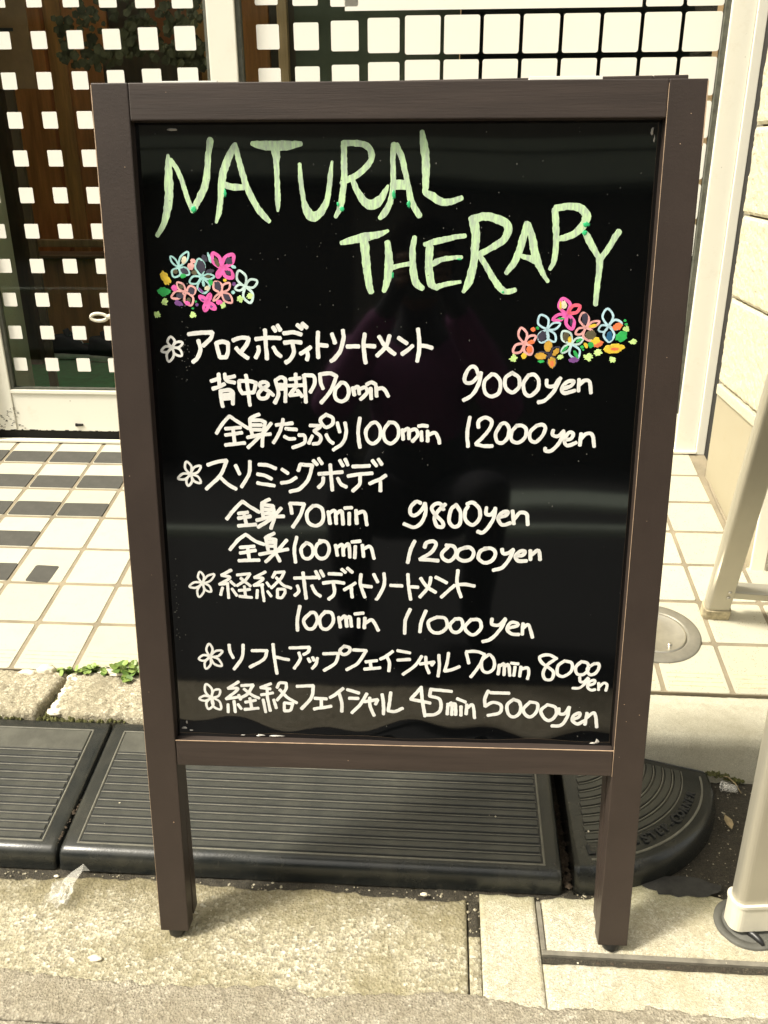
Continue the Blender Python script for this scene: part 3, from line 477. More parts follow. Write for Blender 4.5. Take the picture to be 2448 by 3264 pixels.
絡|W-1540,6548,36 1411,6603,37|W-1411,6603,37 1530,6618,37|W-1415,6700,37 1560,6670,37|W-1490,6628,37 1493,6751,37 1520,6910,37|W-1437,6761,37 1463,6929,37|W-1565,6758,37 1594,6872,37|W-1611,6599,37 1644,6537,36 1724,6535,36|W-1724,6535,36 1714,6622,37 1605,6766,37|W-1642,6624,37 1734,6727,37 1845,6795,37|W-1692,6799,37 1689,6905,37|W-1692,6799,37 1796,6805,37|W-1796,6805,37 1762,6895,37 1689,6905,37
フ|W-1850,6575,41 2050,6562,41|W-2050,6562,41 2022,6720,41 1899,6873,42
ェ|W-2062,6728,41 2206,6733,41|W-2142,6744,41 2140,6841,41|W-2051,6870,41 2260,6829,41
イ|W-2407,6588,41 2326,6660,41 2246,6715,41|W-2358,6659,41 2388,6782,41 2387,6897,41
シ|W-2454,6604,41 2596,6645,41|W-2477,6718,41 2588,6715,41|W-2691,6651,41 2611,6794,41 2507,6911,41
ャ|W-2659,6757,41 2818,6727,41|W-2818,6727,41 2794,6789,41|W-2723,6703,41 2731,6826,41 2778,6940,41
ル|W-2874,6655,41 2890,6787,41 2890,6919,41|W-2976,6627,41 2961,6767,41 2945,6873,41|W-2945,6873,41 3025,6880,41 3120,6834,41
4|W-3338,6555,40 3215,6712,41|W-3215,6712,41 3340,6735,41 3449,6758,41|W-3337,6546,40 3356,6735,41 3389,6934,41
5|W-3454,6569,40 3440,6664,40|W-3440,6664,40 3557,6704,40 3575,6833,41 3514,6904,41 3405,6916,41|W-3454,6577,40 3702,6597,40
m|W-3659,6762,41 3655,6901,41|W-3668,6779,41 3706,6752,41 3709,6908,41|W-3714,6786,41 3745,6760,41 3756,6907,41
i|W-3767,6690,40 3869,6736,40|W-3816,6792,41 3819,6914,41
n|W-3885,6765,40 3881,6895,41|W-3894,6808,41 3955,6772,40 3983,6944,41
5|W-4134,6578,40 4099,6682,40 4103,6785,40|W-4103,6785,40 4194,6731,40 4288,6763,40 4276,6867,41 4138,6906,41|W-4158,6603,40 4382,6606,40
0|W-4439,6682,40 4365,6761,40 4385,6882,41 4457,6915,41 4523,6844,40 4510,6723,40 4431,6684,40
0|W-4633,6712,40 4560,6808,40 4587,6885,40 4650,6910,41 4716,6839,40 4719,6735,40 4625,6713,40
0|W-4842,6741,40 4769,6820,40 4797,6906,40 4869,6956,41 4943,6885,40 4937,6781,40 4835,6743,40
y|W-4976,6789,40 4987,6858,40 5049,6856,40 5098,6769,40|W-5098,6769,40 5082,6899,40 5012,7013,41 4904,7025,41
e|W-5146,6932,40 5221,6895,40 5225,6843,40 5158,6879,40 5147,6949,40 5211,6991,41 5286,6945,40
n|W-5310,6841,40 5297,6997,41|W-5307,6910,40 5387,6839,40 5422,6907,40 5438,7028,41
leaf|yd580,1856,43 72,-30,0|gd556,1995,65 43,0,0|ld556,2101,33 33,0,0|ld466,2235,33 31,0,0|ld851,2237,30 30,0,0|ld1186,2134,30 30,0,0|ld1367,2067,32 32,0,0|sd884,1683,27 23,0,0|sd859,1738,32 36,0,0|gd770,1835,30 23,0,0|gd1060,1900,22 32,-20,0|vd901,2128,17 17,0,0|gd892,2096,11 11,0,0|gd855,2167,16 9,0,0|ad1059,1649,14 53,-15,0|ad1309,1741,27 16,20,0|vd1308,1917,19 19,0,0|ad1294,2001,19 19,0,0|kd1008,1656,27 37,-30,0|kd1059,1786,43 20,-10,0|od892,1800,29 23,0,0|vd705,2114,45 27,20,0|hd671,1960,32 32,0,0
*|cd791,1673,27 41,20,0|kd784,1783,43 32,30,0|od693,1790,27 23,0,0|a-729,1745,19 721,1708,19 705,1671,19 674,1644,19 648,1636,19 648,1662,19 663,1700,19 694,1726,19 729,1745,19|a-729,1739,20 778,1713,20 820,1678,20 840,1628,20 837,1592,20 801,1603,20 758,1638,20 737,1688,20 729,1739,20|a-732,1752,19 745,1790,19 768,1820,19 808,1826,19 839,1816,19 836,1786,19 813,1755,19 774,1748,19 732,1752,19|a-725,1752,20 685,1764,20 655,1783,20 655,1817,20 672,1844,20 707,1841,20 737,1822,20 738,1789,20 725,1752,20
*|kd967,1738,46 68,-10,0|cd1020,1959,30 26,-20,0|ad983,1911,16 36,-10,0|vd950,1981,40 14,45,0|od1034,1838,29 18,-5,0|a-966,1835,21 994,1784,21 1007,1731,21 983,1683,21 948,1659,21 919,1692,21 905,1745,21 928,1794,21 966,1835,21|a-969,1842,20 1003,1858,20 1041,1868,20 1081,1858,20 1103,1841,20 1083,1825,20 1044,1815,20 1005,1825,20 969,1842,20|a-961,1845,20 919,1836,20 877,1839,20 847,1868,20 837,1900,20 867,1914,20 909,1912,20 939,1883,20 961,1845,20|a-968,1855,22 933,1904,22 918,1953,22 949,1992,22 993,2009,22 1030,1976,22 1046,1926,22 1016,1887,22 968,1855,22
*|od1135,1697,24 53,-25,0|kd1265,1683,36 39,30,0|kd1253,1800,32 23,20,0|h-1176,1752,37 1179,1701,37 1169,1652,37 1133,1616,37 1099,1603,37 1089,1638,37 1098,1688,37 1133,1724,37 1176,1752,37|h-1187,1745,37 1242,1732,37 1291,1707,37 1316,1660,37 1316,1621,37 1275,1621,37 1225,1645,37 1200,1692,37 1187,1745,37|h-1186,1755,37 1198,1798,37 1220,1836,37 1263,1853,37 1297,1850,37 1297,1817,37 1274,1779,37 1233,1761,37 1186,1755,37|h-1175,1765,36 1155,1782,36 1138,1803,36 1133,1829,36 1138,1846,36 1154,1837,36 1171,1816,36 1176,1790,36 1175,1765,36
*|m-1423,1941,24 1437,1888,24 1436,1834,24 1401,1794,24 1363,1779,24 1343,1816,24 1343,1870,24 1377,1910,24 1423,1941,24|m-1427,1938,24 1470,1950,24 1513,1949,24 1544,1919,24 1555,1886,24 1524,1870,24 1482,1870,24 1450,1899,24 1427,1938,24|m-1427,1941,26 1407,1994,26 1402,2047,26 1435,2090,26 1474,2107,26 1497,2071,26 1503,2017,26 1471,1974,26 1427,1941,26|m-1423,1938,23 1392,1925,23 1359,1922,23 1330,1941,23 1318,1963,23 1338,1977,23 1371,1981,23 1400,1963,23 1423,1938,23|ld1470,2038,37 27,-10,0
*|kd851,1988,36 40,-20,0|kd725,2037,42 29,0,0|od817,2079,25 23,0,0|hd800,2114,33 23,20,0|od742,1943,27 22,20,0|s-786,1995,20 781,1957,20 767,1922,20 733,1903,20 704,1901,20 700,1930,20 714,1965,20 747,1984,20 786,1995,20|s-796,1995,22 829,2018,22 862,2027,22 887,2002,22 897,1969,22 874,1945,22 842,1935,22 816,1959,22 796,1995,22|s-792,2002,22 774,2048,22 770,2093,22 801,2125,22 839,2136,22 861,2103,22 865,2058,22 835,2025,22 792,2002,22|s-778,1995,23 732,1988,23 684,1992,23 647,2022,23 632,2054,23 664,2067,23 711,2063,23 749,2033,23 778,1995,23
*|kd1137,1938,34 54,-20,0|kd1222,2050,43 32,40,0|hd1140,2102,35 26,0,0|yd1213,1876,20 16,0,0|s-1170,2001,22 1179,1957,22 1174,1917,22 1139,1896,22 1102,1895,22 1087,1928,22 1092,1968,22 1126,1990,22 1170,2001,22|s-1171,1997,22 1211,1989,22 1246,1972,22 1263,1937,22 1262,1907,22 1231,1907,22 1195,1924,22 1178,1959,22 1171,1997,22|s-1170,2001,22 1179,2046,22 1199,2087,22 1241,2106,22 1277,2105,22 1279,2070,22 1259,2029,22 1218,2009,22 1170,2001,22|s-1167,2004,20 1136,2019,20 1106,2039,20 1085,2068,20 1078,2089,20 1100,2082,20 1130,2063,20 1152,2034,20 1167,2004,20
*|h-1013,2099,32 999,2076,32 980,2055,32 953,2043,32 934,2042,32 940,2059,32 959,2080,32 985,2093,32 1013,2099,32|h-1016,2099,32 1035,2082,32 1051,2061,32 1054,2035,32 1048,2019,32 1033,2029,32 1017,2050,32 1014,2075,32 1016,2099,32|h-1016,2103,33 1027,2130,33 1045,2156,33 1073,2171,33 1094,2173,33 1091,2152,33 1073,2126,33 1046,2111,33 1016,2103,33|h-1012,2103,33 991,2123,33 975,2147,33 974,2175,33 982,2193,33 1000,2182,33 1017,2158,33 1018,2130,33 1012,2103,33|vd963,2077,19 11,30,0|vd1054,2148,14 14,0,0
leaf|ld4269,2674,39 33,0,0|ld4761,2658,33 24,0,0|ld5052,2657,43 36,0,0|ld5155,2609,39 33,0,0|ld5313,2681,33 28,0,0|ld5511,2497,36 28,0,0|ld5429,2360,34 26,0,0|yd5318,2566,96 48,-5,0|rd5326,2570,43 17,0,0|gd5384,2439,65 48,-25,0|gd5410,2276,15 14,0,0|gd5426,2315,17 13,0,0|rd5153,2520,53 29,-25,0|yd5117,2487,51 34,-25,0|gd5073,2529,29 31,0,0|yd5022,2534,19 31,-30,0|rd4461,2372,24 22,20,0|yd4377,2649,28 28,0,0|gd4561,2705,33 14,0,0|gd4984,2552,19 17,0,0|gd4997,2580,11 9,0,0|gd4507,2358,17 14,30,0|vd4904,2687,53 29,0,0
*|rd4446,2503,39 22,-10,0|rd4432,2579,33 41,0,0|s-4378,2516,24 4395,2467,24 4399,2417,24 4369,2374,24 4335,2355,24 4314,2387,24 4310,2437,24 4338,2480,24 4378,2516,24|s-4382,2512,24 4423,2512,24 4462,2502,24 4487,2470,24 4492,2441,24 4462,2434,24 4423,2444,24 4398,2475,24 4382,2512,24|s-4382,2520,26 4375,2563,26 4381,2603,26 4415,2627,26 4450,2632,26 4463,2600,26 4458,2560,26 4425,2535,26 4382,2520,26|s-4374,2520,26 4327,2522,26 4285,2536,26 4264,2575,26 4264,2610,26 4299,2617,26 4342,2603,26 4363,2565,26 4374,2520,26
*|kd4558,2443,45 58,20,0|b-4605,2367,22 4618,2314,22 4615,2264,22 4574,2231,22 4530,2223,22 4510,2261,22 4512,2312,22 4552,2345,22 4605,2367,22|b-4609,2371,21 4653,2374,21 4697,2365,21 4729,2336,20 4741,2308,20 4710,2300,20 4666,2308,20 4634,2336,20 4609,2371,21|b-4610,2376,22 4609,2422,22 4622,2465,22 4660,2492,22 4695,2497,22 4703,2463,22 4691,2419,22 4654,2392,22 4610,2376,22|b-4605,2376,22 4558,2394,22 4523,2422,22 4523,2469,22 4545,2505,22 4586,2500,22 4622,2471,22 4622,2425,22 4605,2376,22
*|h-4803,2208,34 4826,2158,34 4831,2109,34 4795,2070,34 4753,2055,34 4726,2089,34 4720,2139,34 4754,2178,34 4803,2208,34|h-4812,2216,36 4801,2263,36 4802,2311,36 4833,2350,36 4867,2366,36 4883,2334,36 4882,2286,36 4852,2247,36 4812,2216,36|h-4804,2216,32 4759,2213,32 4714,2219,32 4677,2244,32 4661,2270,32 4692,2278,32 4737,2273,32 4774,2248,32 4804,2216,32|t-4820,2200,34 4864,2202,34 4905,2193,34 4930,2160,34 4936,2129,34 4904,2121,34 4862,2129,34 4836,2161,34 4820,2200,34|cd4769,2117,31 42,-10,0|yd4734,2125,11 44,-5,0|gd4747,2258,36 11,0,0|kd4855,2291,15 37,0,0
*|kd4996,2257,32 61,0,0|yd5081,2332,44 17,-15,0|od5066,2424,55 51,0,0|s-5010,2349,22 5031,2303,22 5036,2255,22 5006,2215,22 4969,2197,22 4946,2228,22 4939,2275,22 4969,2316,22 5010,2349,22|s-5015,2349,22 5058,2348,22 5101,2339,22 5135,2311,22 5148,2286,22 5119,2281,22 5075,2290,22 5041,2317,22 5015,2349,22|s-5010,2349,24 4991,2397,24 4989,2444,24 5027,2475,24 5070,2484,24 5094,2450,24 5097,2403,24 5061,2371,24 5010,2349,24|s-5007,2353,22 4969,2352,22 4933,2360,22 4911,2388,22 4906,2415,22 4933,2422,22 4969,2414,22 4992,2386,22 5007,2353,22
*|rd5339,2339,58 36,-20,0|jd5262,2440,31 53,0,0|b-5241,2331,22 5272,2283,22 5285,2231,22 5259,2182,22 5221,2155,22 5190,2185,22 5175,2237,22 5200,2287,22 5241,2331,22|b-5250,2331,22 5293,2355,22 5335,2364,22 5368,2338,22 5380,2304,22 5351,2278,22 5308,2268,22 5275,2293,22 5250,2331,22|b-5246,2335,22 5214,2378,22 5199,2425,22 5224,2471,22 5261,2496,22 5294,2469,22 5310,2422,22 5286,2376,22 5246,2335,22|b-5242,2335,20 5206,2325,20 5172,2326,20 5150,2350,20 5144,2378,20 5170,2391,20 5204,2391,20 5227,2367,20 5242,2335,20
*|od4809,2450,33 53,0,0|yd4850,2474,21 34,0,0|gd4947,2483,36 15,-30,0|gd4803,2573,50 14,-45,0|gd4922,2627,19 47,-30,0|m-4868,2518,22 4871,2465,22 4859,2416,22 4816,2390,22 4773,2388,22 4761,2428,22 4773,2476,22 4816,2503,22 4868,2518,22|m-4873,2522,21 4913,2525,21 4952,2518,21 4979,2490,21 4987,2462,21 4959,2454,21 4920,2460,21 4892,2488,21 4873,2522,21|b-4873,2526,22 4857,2577,22 4857,2627,22 4895,2662,22 4938,2672,22 4960,2636,22 4960,2586,22 4923,2551,22 4873,2526,22|m-4869,2522,21 4830,2531,21 4795,2548,21 4774,2581,21 4771,2609,21 4799,2609,21 4835,2591,21 4856,2558,21 4869,2522,21
*|ed4627,2544,40 60,0,0|ed4555,2647,60 39,5,0|ed4711,2603,29 45,35,0|ed4675,2714,43 60,0,0|rd4675,2727,22 36,0,0|k-4653,2629,16 4669,2588,15 4672,2546,15 4646,2511,15 4614,2497,15 4594,2524,15 4590,2566,15 4616,2601,15 4653,2629,16|k-4649,2633,16 4605,2612,15 4559,2602,15 4516,2620,16 4494,2646,16 4522,2669,16 4569,2679,16 4612,2662,16 4649,2633,16|k-4657,2625,16 4694,2623,15 4727,2613,15 4747,2583,15 4749,2556,15 4722,2551,15 4688,2562,15 4668,2591,15 4657,2625,16|k-4658,2637,16 4636,2677,16 4629,2717,16 4655,2751,16 4689,2767,16 4712,2740,16 4720,2699,16 4695,2665,16 4658,2637,16
"""
# ================================================================ SETTING
def sheet(name, x0, x1, y0, y1, z, mat, kind='structure'):
    o = link(name, mesh([(x0, y0, z), (x1, y0, z), (x1, y1, z), (x0, y1, z)], [(0, 1, 2, 3)]), mat); o['kind'] = kind; return o
sheet('ground', -60, 60, -60, 60, -.06, 'road_asphalt')
tag(slab('road', -1.6, 1.6, lambda x: -.10, lambda x: .752+rag(x, 1.3, .009, 9)+.003*fbm(x*60, 0, 5), 900, 260, -.0040, .0030, 85, .05, 'road_asphalt', coarse=.002), kind='structure')
slab('road_lane', -20, 20, lambda x: -2.0, lambda x: -.1015, 120, 40, -.006, .001, 30, .04, 'reflected_dark', 'structure')  # unseen lane, made near-black for its reflection in the board panel
slab('opposite_kerb', -20, 20, lambda x: -2.11, lambda x: -2.002, 60, 10, .03, .001, 30, .1, 'street_fascia', 'structure')
slab('opposite_pavement', .30, 20, lambda x: -3.25, lambda x: -2.72, 60, 30, .03, .001, 30, .1, 'street_fascia', 'structure')
slab('opposite_yard', -20, 20, lambda x: -7.0, lambda x: -2.112, 60, 30, -.006, .001, 30, .04, 'reflected_dark', 'structure')  # unseen ground, also blackened to keep the mirrored street dark
slab('asphalt_strip', -1.6, 1.6, lambda x: .86, lambda x: 1.20, 800, 110, -.007, .0022, 110, .03, 'black_asphalt', 'structure', coarse=.003)
bk = lambda x: .905+rag(x, 4.4, .011, 11)+.003*fbm(x*50, 2, 1)
gut = empty('gutter', (0, 0, 0)); gut['kind'] = 'structure'
slab('gutter_block', -1.6, .048, lambda x: .7+rag(x, 9, .002), bk, 700, 110, 0, .0011, 60, .03, 'gutter_concrete', parent=gut, coarse=.0015)
bk2 = lambda x: .915+rag(x, 2.2, .004, 20)
o = slab('gutter_block', .066, .1415, lambda x: .7+rag(x, 9, .002), bk2, 50, 110, 0, .0007, 60, .03, 'lid_concrete', parent=gut); o['label'] = 'pale narrow concrete piece beside the lid'
o = slab('gutter_block', .1423, 1.6, lambda x: .7+rag(x, 9, .002), lambda x: .8095+rag(x, 6, .0015, 30), 500, 60, 0, .0007, 60, .03, 'lid_concrete', parent=gut)
# the road laps over the front of the gutter
slab('road_edge', -1.6, 1.6, lambda x: .69, lambda x: .750+rag(x, 1.3, .012, 9)+.004*fbm(x*45, 0, 5)+.003*fbm(x*170, 2, 5), 1300, 50, .0026, .0011, 95, .006, 'road_asphalt', 'structure', rnd=.004)
def lidback(x): return .912+.045*math.exp(-((x-.32)/.075)**2)+rag(x, 8, .006, 25)
lid = empty('gutter_lid', (.15, .83, 0)); tag(lid, 'pale concrete lid in a grey steel frame under the right leg of the signboard', 'gutter lid')
lid.location = (0, 0, 0)
slab('lid_slab', .149, 1.3, lambda x: .8275, lidback, 420, 70, .0005, .0008, 70, .03, 'lid_concrete', parent=lid)
box('frame_bar', (.1425, .8195, -.02), (1.3, .8265, .0012), 'lid_steel', lid, .0008)
box('frame_bar', (.1425, .8272, -.02), (.1482, .905, .0010), 'lid_steel', lid, .0008)
box('frame_gap', (.1425, .8100, -.03), (1.6, .8192, -.003), 'black_asphalt', lid)
slab('dirt_line', .1425, 1.3, lambda x: .8096, lambda x: .8188+rag(x, 3, .002, 40), 300, 8, -.0035, .0022, 120, .01, 'gap_dirt', 'stuff', gut)
slab('dirt_line', .0485, .0655, lambda x: .7, lambda x: .905, 10, 80, -.004, .004, 60, .02, 'black_asphalt', 'stuff', gut)
slab('mortar_seam', .050, .0655, lambda x: .70, lambda x: .845, 8, 60, -.0008, .0016, 60, .02, 'gutter_concrete', None, gut)

# steel lid disc with its keyhole and hook
disc = empty('valve_cover', (.417, .884, .002)); tag(disc, 'flat grey round valve cover with a black slot in front of the white foot cap', 'valve cover')
bm = bmesh.new(); lathe(bm, [(0, .0026), (.030, .0026), (.0305, .0018), (.032, .0018), (.0325, .0028), (.041, .0026), (.0418, .0018), (.0418, -.01)], 56)
link('cover_plate', bmmesh(bm, True), 'tape_grey', disc)
link('key_slot', tube_mesh([(-.004, -.017, .0045), (.001, -.022, .0055), (.006, -.029, .0045), (.0095, -.036, .002)], [.0045, .005, .0042, .0025], 8), 'dark_plastic', disc)
bm = bmesh.new()
vs = []; 
for k in range(26):
    a = 2*math.pi*k/26; r = 1+.35*fbm(math.cos(a)*2, math.sin(a)*2, 4)
    vs.append((.345+.055*r*math.cos(a), .944+.019*r*math.sin(a), .0015))
vs.append((.345, .944, .0022)); 
tag(link('tar_patch', mesh(vs, [(k, (k+1) % 26, 26) for k in range(26)], True), 'tar_grey', gut), 'smooth grey tar patch behind the lid')

# kerb: old stones left, cast concrete right
kerb = empty('kerb', (0, 0, 0)); kerb['kind'] = 'structure'
def kstone(x0, x1, mat, rough, lab=None, sk0=0, sk1=0, y0=1.176, y1=1.2985, top=.081, rnd=.007):
    nx, ny = int((x1-x0)/.004), 34; vs = []; fs = []
    prof = []
    for j in range(-10, ny+2):
        if j < 0: prof.append((y0, top*(1-(-j)/10.0)*1.0-rnd))
        else: prof.append((y0+(y1-y0)*min(j, ny)/ny, top if j <= ny else 0))
    for j, (y, z) in enumerate(prof):
        jj = j-10
        for i in range(-1, nx+2):
            ii = min(max(i, 0), nx); t = ii/nx; f = max(0, (y-y0)/(y1-y0))
            x = (x0+sk0*f)*(1-t)+(x1+sk1*f)*t
            zz, yy = z, y
            if 0 <= jj <= ny:
                d = y-y0; zz = top-(rnd*(1-math.sqrt(max(0, 1-(1-min(d, rnd)/rnd)**2))))
                ex = min(x-(x0+sk0*f), (x1+sk1*f)-x); zz -= rnd*.9*max(0, 1-ex/rnd)**2
                zz -= rnd*.3*max(0, 1-(y1-y)/rnd)**2
            nzv = rough*(fbm(x*18, yy*18, zz*18)*.45+.5*fbm(x*110, yy*110, zz*110))
            zz += nzv; yy -= nzv*.9 if jj < 3 else 0
            if i != ii: zz = min(zz, .0)
            vs.append((x, yy, max(zz, -.02)))
    w = nx+3
    for j in range(len(prof)-1):
        for i in range(nx+2):
            a = j*w+i; fs.append((a, a+1, a+w+1, a+w))
    o = link('kerb_stone', mesh(vs, fs, True), mat, kerb)
    if lab: o['label'] = lab
kstone(-1.6, -.672, 'kerb_stone', .0085, 'worn kerb stone left of the mossy gap', 0, .008)
kstone(-.642, -.20, 'kerb_stone', .0075, 'worn kerb stone with a white mortar edge', -.02, 0)
kstone(-.196, .30, 'kerb_stone', .004, 'kerb stone hidden behind the signboard')
kstone(.304, 1.5, 'kerb_concrete', .0016, 'smooth pale cast concrete kerb', rnd=.016)
box('kerb_core', (-1.6, 1.19, -.03), (1.5, 1.2965, .055), 'black_asphalt', kerb)
# mortar lumps
def lump(c, r, mat, seed, sq=(1, 1, .6), parent=None, name='mortar_lump', lab=None):
    bm = bmesh.new(); bmesh.ops.create_icosphere(bm, subdivisions=3, radius=1)
    for v in bm.verts:
        k = 1+.35*fbm(v.co.x*1.7+seed, v.co.y*1.7, v.co.z*1.7)
        v.co = Vector((v.co.x*r*sq[0]*k, v.co.y*r*sq[1]*k, v.co.z*r*sq[2]*k))
    o = link(name, bmmesh(bm, True), mat, parent); o.location = c
    if lab: o['label'] = lab
    return o
for i in range(9):
    t = i/8; lump((-.639-.004*t+.003*math.sin(i*3), 1.186+.098*t, .0765+.001*math.cos(i*2.3)), .0105+.002*math.sin(i*1.7), 'mortar', i*3.1, (1.3, 1.1, .42), kerb)
lump((-.704, 1.297, .084), .0125, 'mortar', 4, (1.3, .8, .8), kerb); lump((-.735, 1.290, .083), .01, 'mortar', 5, (1.6, .7, .4), kerb)
lump((-.588, 1.296, .086), .012, 'mortar', 14, (1.6, .5, .35), kerb); lump((-.572, 1.291, .084), .009, 'mortar', 15, (1.5, .5, .3), kerb)
# moss: tiny tufts along the kerb foot, the joint and the tile line
def moss(name, spots, seed):
    rnd = random.Random(seed); vs = []; fs = []
    for (x, y, z, sx, sy, n, r) in spots:
        for k in range(n):
            px, py = x+rnd.uniform(-sx, sx), y+rnd.gauss(0, sy); pz = z+rnd.uniform(-.002, .002); rr_ = r*rnd.uniform(.5, 1.3)
            b = len(vs)
            for q in range(5):
                a = q*1.2566+rnd.random(); vs.append((px+rr_*math.cos(a), py+rr_*math.sin(a), pz-.001))
            vs.append((px+rnd.uniform(-.5, .5)*rr_, py+rnd.uniform(-.5, .5)*rr_, pz+rr_*rnd.uniform(.5, 1.2)))
            fs += [(b+q, b+(q+1) % 5, b+5) for q in range(5)]
    return tag(link(name, mesh(vs, fs), 'moss'), kind='stuff')
sp = [(-1.6+.01*i, 1.1765, .069+.003*fbm(i*.3, 1, 1), .008, .0032, int(26*max(0, .45+1.6*fbm(i*.16, 4, 2))), .0032) for i in range(140)]
sp += [(-.655+.001*t, 1.178+.012*t, .060+.0015*t, .007, .006, 110, .0042) for t in range(10)]
sp += [(-.62+.02*i, 1.302, .081, .011, .0018, 14, .003) for i in range(-6, 6)]
tag(moss('moss', sp, 3), 'moss along the kerb joint and above the rubber mats', 'moss')
sp = [(.34+.014*i, 1.174, .012-.0005*i+.006*math.sin(i), .01, .0015, 30, .0028) for i in range(12)]
tag(moss('moss', sp, 5), 'dark moss at the foot of the pale concrete kerb', 'moss')

# ramp of glazed tiles
SL = 10.5
ramp_ = empty('tiled_ramp', (0, 1.305, .085), (R(SL), 0, 0)); ramp_['kind'] = 'structure'
box('grout_bed', (-1.62, -.006, -.03), (1.5, .8575, -.0016), 'grout', ramp_)
PX, PY, X0 = .1166, .1225, -.772
def tile_mesh(w, l):
    bm = bmesh.new(); r = .005; n = 4; ring = []
    for (cx_, cy_, a0) in ((w-r, r, -90), (w-r, l-r, 0), (r, l-r, 90), (r, r, 180)):
        for k in range(n+1):
            a = R(a0+90*k/n); ring.append((cx_+r*math.cos(a), cy_+r*math.sin(a)))
    c = (w/2, l/2); lv = []
    for s, z in ((1, -.008), (1, -.0009), (.992, -.0002), (.982, 0)):
        lv.append([bm.verts.new((c[0]+(x-c[0])*s, c[1]+(y-c[1])*s, z)) for x, y in ring])
    for A, B in zip(lv, lv[1:]):
        for k in range(len(ring)): bm.faces.new((A[k], A[(k+1) % len(ring)], B[(k+1) % len(ring)], B[k]))
    bm.faces.new(lv[-1]); return bmmesh(bm)
tm = tile_mesh(PX-.0085, PY-.0085); tm2 = tm.copy(); tmf = tile_mesh(PX-.0085, PY-.0085+.009)
tmf2 = tmf.copy()
for mm, mt in ((tm, 'tile_glaze'), (tm2, 'tile_speckled'), (tmf, 'tile_glaze'), (tmf2, 'tile_speckled')): mm.materials.append(MAT[mt])
gm = None; rnd = random.Random(8)
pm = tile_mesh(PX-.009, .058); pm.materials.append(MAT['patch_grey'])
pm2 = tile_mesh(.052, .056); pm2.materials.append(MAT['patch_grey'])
for j in range(7):
    for i in range(-7, 17 if j < 3 else 12):
        x = X0+i*PX; sp_ = x > .2
        t = bpy.data.objects.new('tile', (tmf2 if sp_ else tmf) if j == 0 else (tm2 if sp_ else tm)); col.objects.link(t); t.parent = ramp_
        t.location = (x+.00425, j*PY+.00425-(.009 if j == 0 else 0), rnd.uniform(-.0003, .0003)); t.rotation_euler = (rnd.uniform(-.002, .002), rnd.uniform(-.002, .002), rnd.uniform(-.004, .004))
        if j == 0:      # anti-slip ridges near the front of the first row
            if gm is None:
                bm = bmesh.new()
                for k in range(4): box_bm(bm, (.008, .014+k*.0105, -.0004), (PX-.015, .0162+k*.0105, .0006), .0004, 1)
                gm = bmmesh(bm); gm.materials.append(MAT['ridge_line'])
            g = bpy.data.objects.new('tread_ridge', gm); col.objects.link(g); g.parent = t
        xr = x+PX
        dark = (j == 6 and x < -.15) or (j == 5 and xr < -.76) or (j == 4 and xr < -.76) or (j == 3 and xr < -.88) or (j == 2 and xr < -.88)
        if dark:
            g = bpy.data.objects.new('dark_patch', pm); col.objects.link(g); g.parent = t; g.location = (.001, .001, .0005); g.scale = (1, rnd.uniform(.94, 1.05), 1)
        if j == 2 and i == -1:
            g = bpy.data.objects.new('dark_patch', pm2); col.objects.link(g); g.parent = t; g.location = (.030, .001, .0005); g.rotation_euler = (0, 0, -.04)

# round drain cover in the tiles
dr = empty('drain_cover', (0, 0, 0)); tag(dr, 'round stainless steel cover set in the tiles behind the right edge of the signboard', 'drain cover')
dr.matrix_world = Matrix.Translation((0, 1.305, .085)) @ Matrix.Rotation(R(SL), 4, 'X') @ Matrix.Translation((.408, .147, .0005))
bm = bmesh.new(); lathe(bm, [(.057, .0012), (.0585, .0034), (.061, .0036), (.079, .0026), (.082, .001), (.083, -.004)], 72)
link('rim', bmmesh(bm, True), 'dull_steel', dr)
bm = bmesh.new(); lathe(bm, [(0, .0018), (.051, .0018), (.0525, .003), (.0545, .003), (.0562, .0006), (.0575, -.002)], 72)
link('lid_plate', bmmesh(bm, True), 'steel', dr)
bm = bmesh.new(); lathe(bm, [(0, .0045), (.003, .0042), (.0045, .0025), (.005, .001)], 20, (.019, -.033, 0))
link('knob', bmmesh(bm, True), 'steel', dr)

# ================================================================ SHOP FRONT
YF = 2.15
door = empty('sliding_door', (-.83, YF, .25)); tag(door, 'glass sliding door with small white square stickers behind the left of the signboard', 'sliding door')
DO = Vector((.83, -YF, -.25))
def dbox(n, a, b, m, bev=.002, p=None, off=DO): return box(n, Vector(a)+off, Vector(b)+off, m, p or door, bev)
dbox('stile', (-.5345, 2.135, .267), (-.4715, 2.172, 2.2), 'white_paint')
dbox('gasket', (-.5445, 2.150, .379), (-.5346, 2.166, 2.15), 'worn_rubber', 0)
dbox('stile', (-1.188, 2.145, .267), (-1.127, 2.172, 2.2), 'white_paint')
dbox('bottom_rail', (-1.1265, 2.148, .267), (-.535, 2.172, .3775), 'white_paint')
dbox('rail_lip', (-1.1265, 2.144, .3685), (-.535, 2.1477, .3775), 'white_paint', .001)
dbox('top_rail', (-1.1265, 2.148, 2.10), (-.5455, 2.172, 2.2), 'white_paint')
dbox('gasket', (-1.1268, 2.150, .378), (-1.118, 2.166, 2.1), 'worn_rubber', 0)
dbox('gasket', (-1.118, 2.150, .378), (-.5445, 2.166, .3825), 'worn_rubber', 0)
dbox('glass_pane', (-1.118, 2.160, .3825), (-.5446, 2.164, 2.1), 'pane_glass', 0)
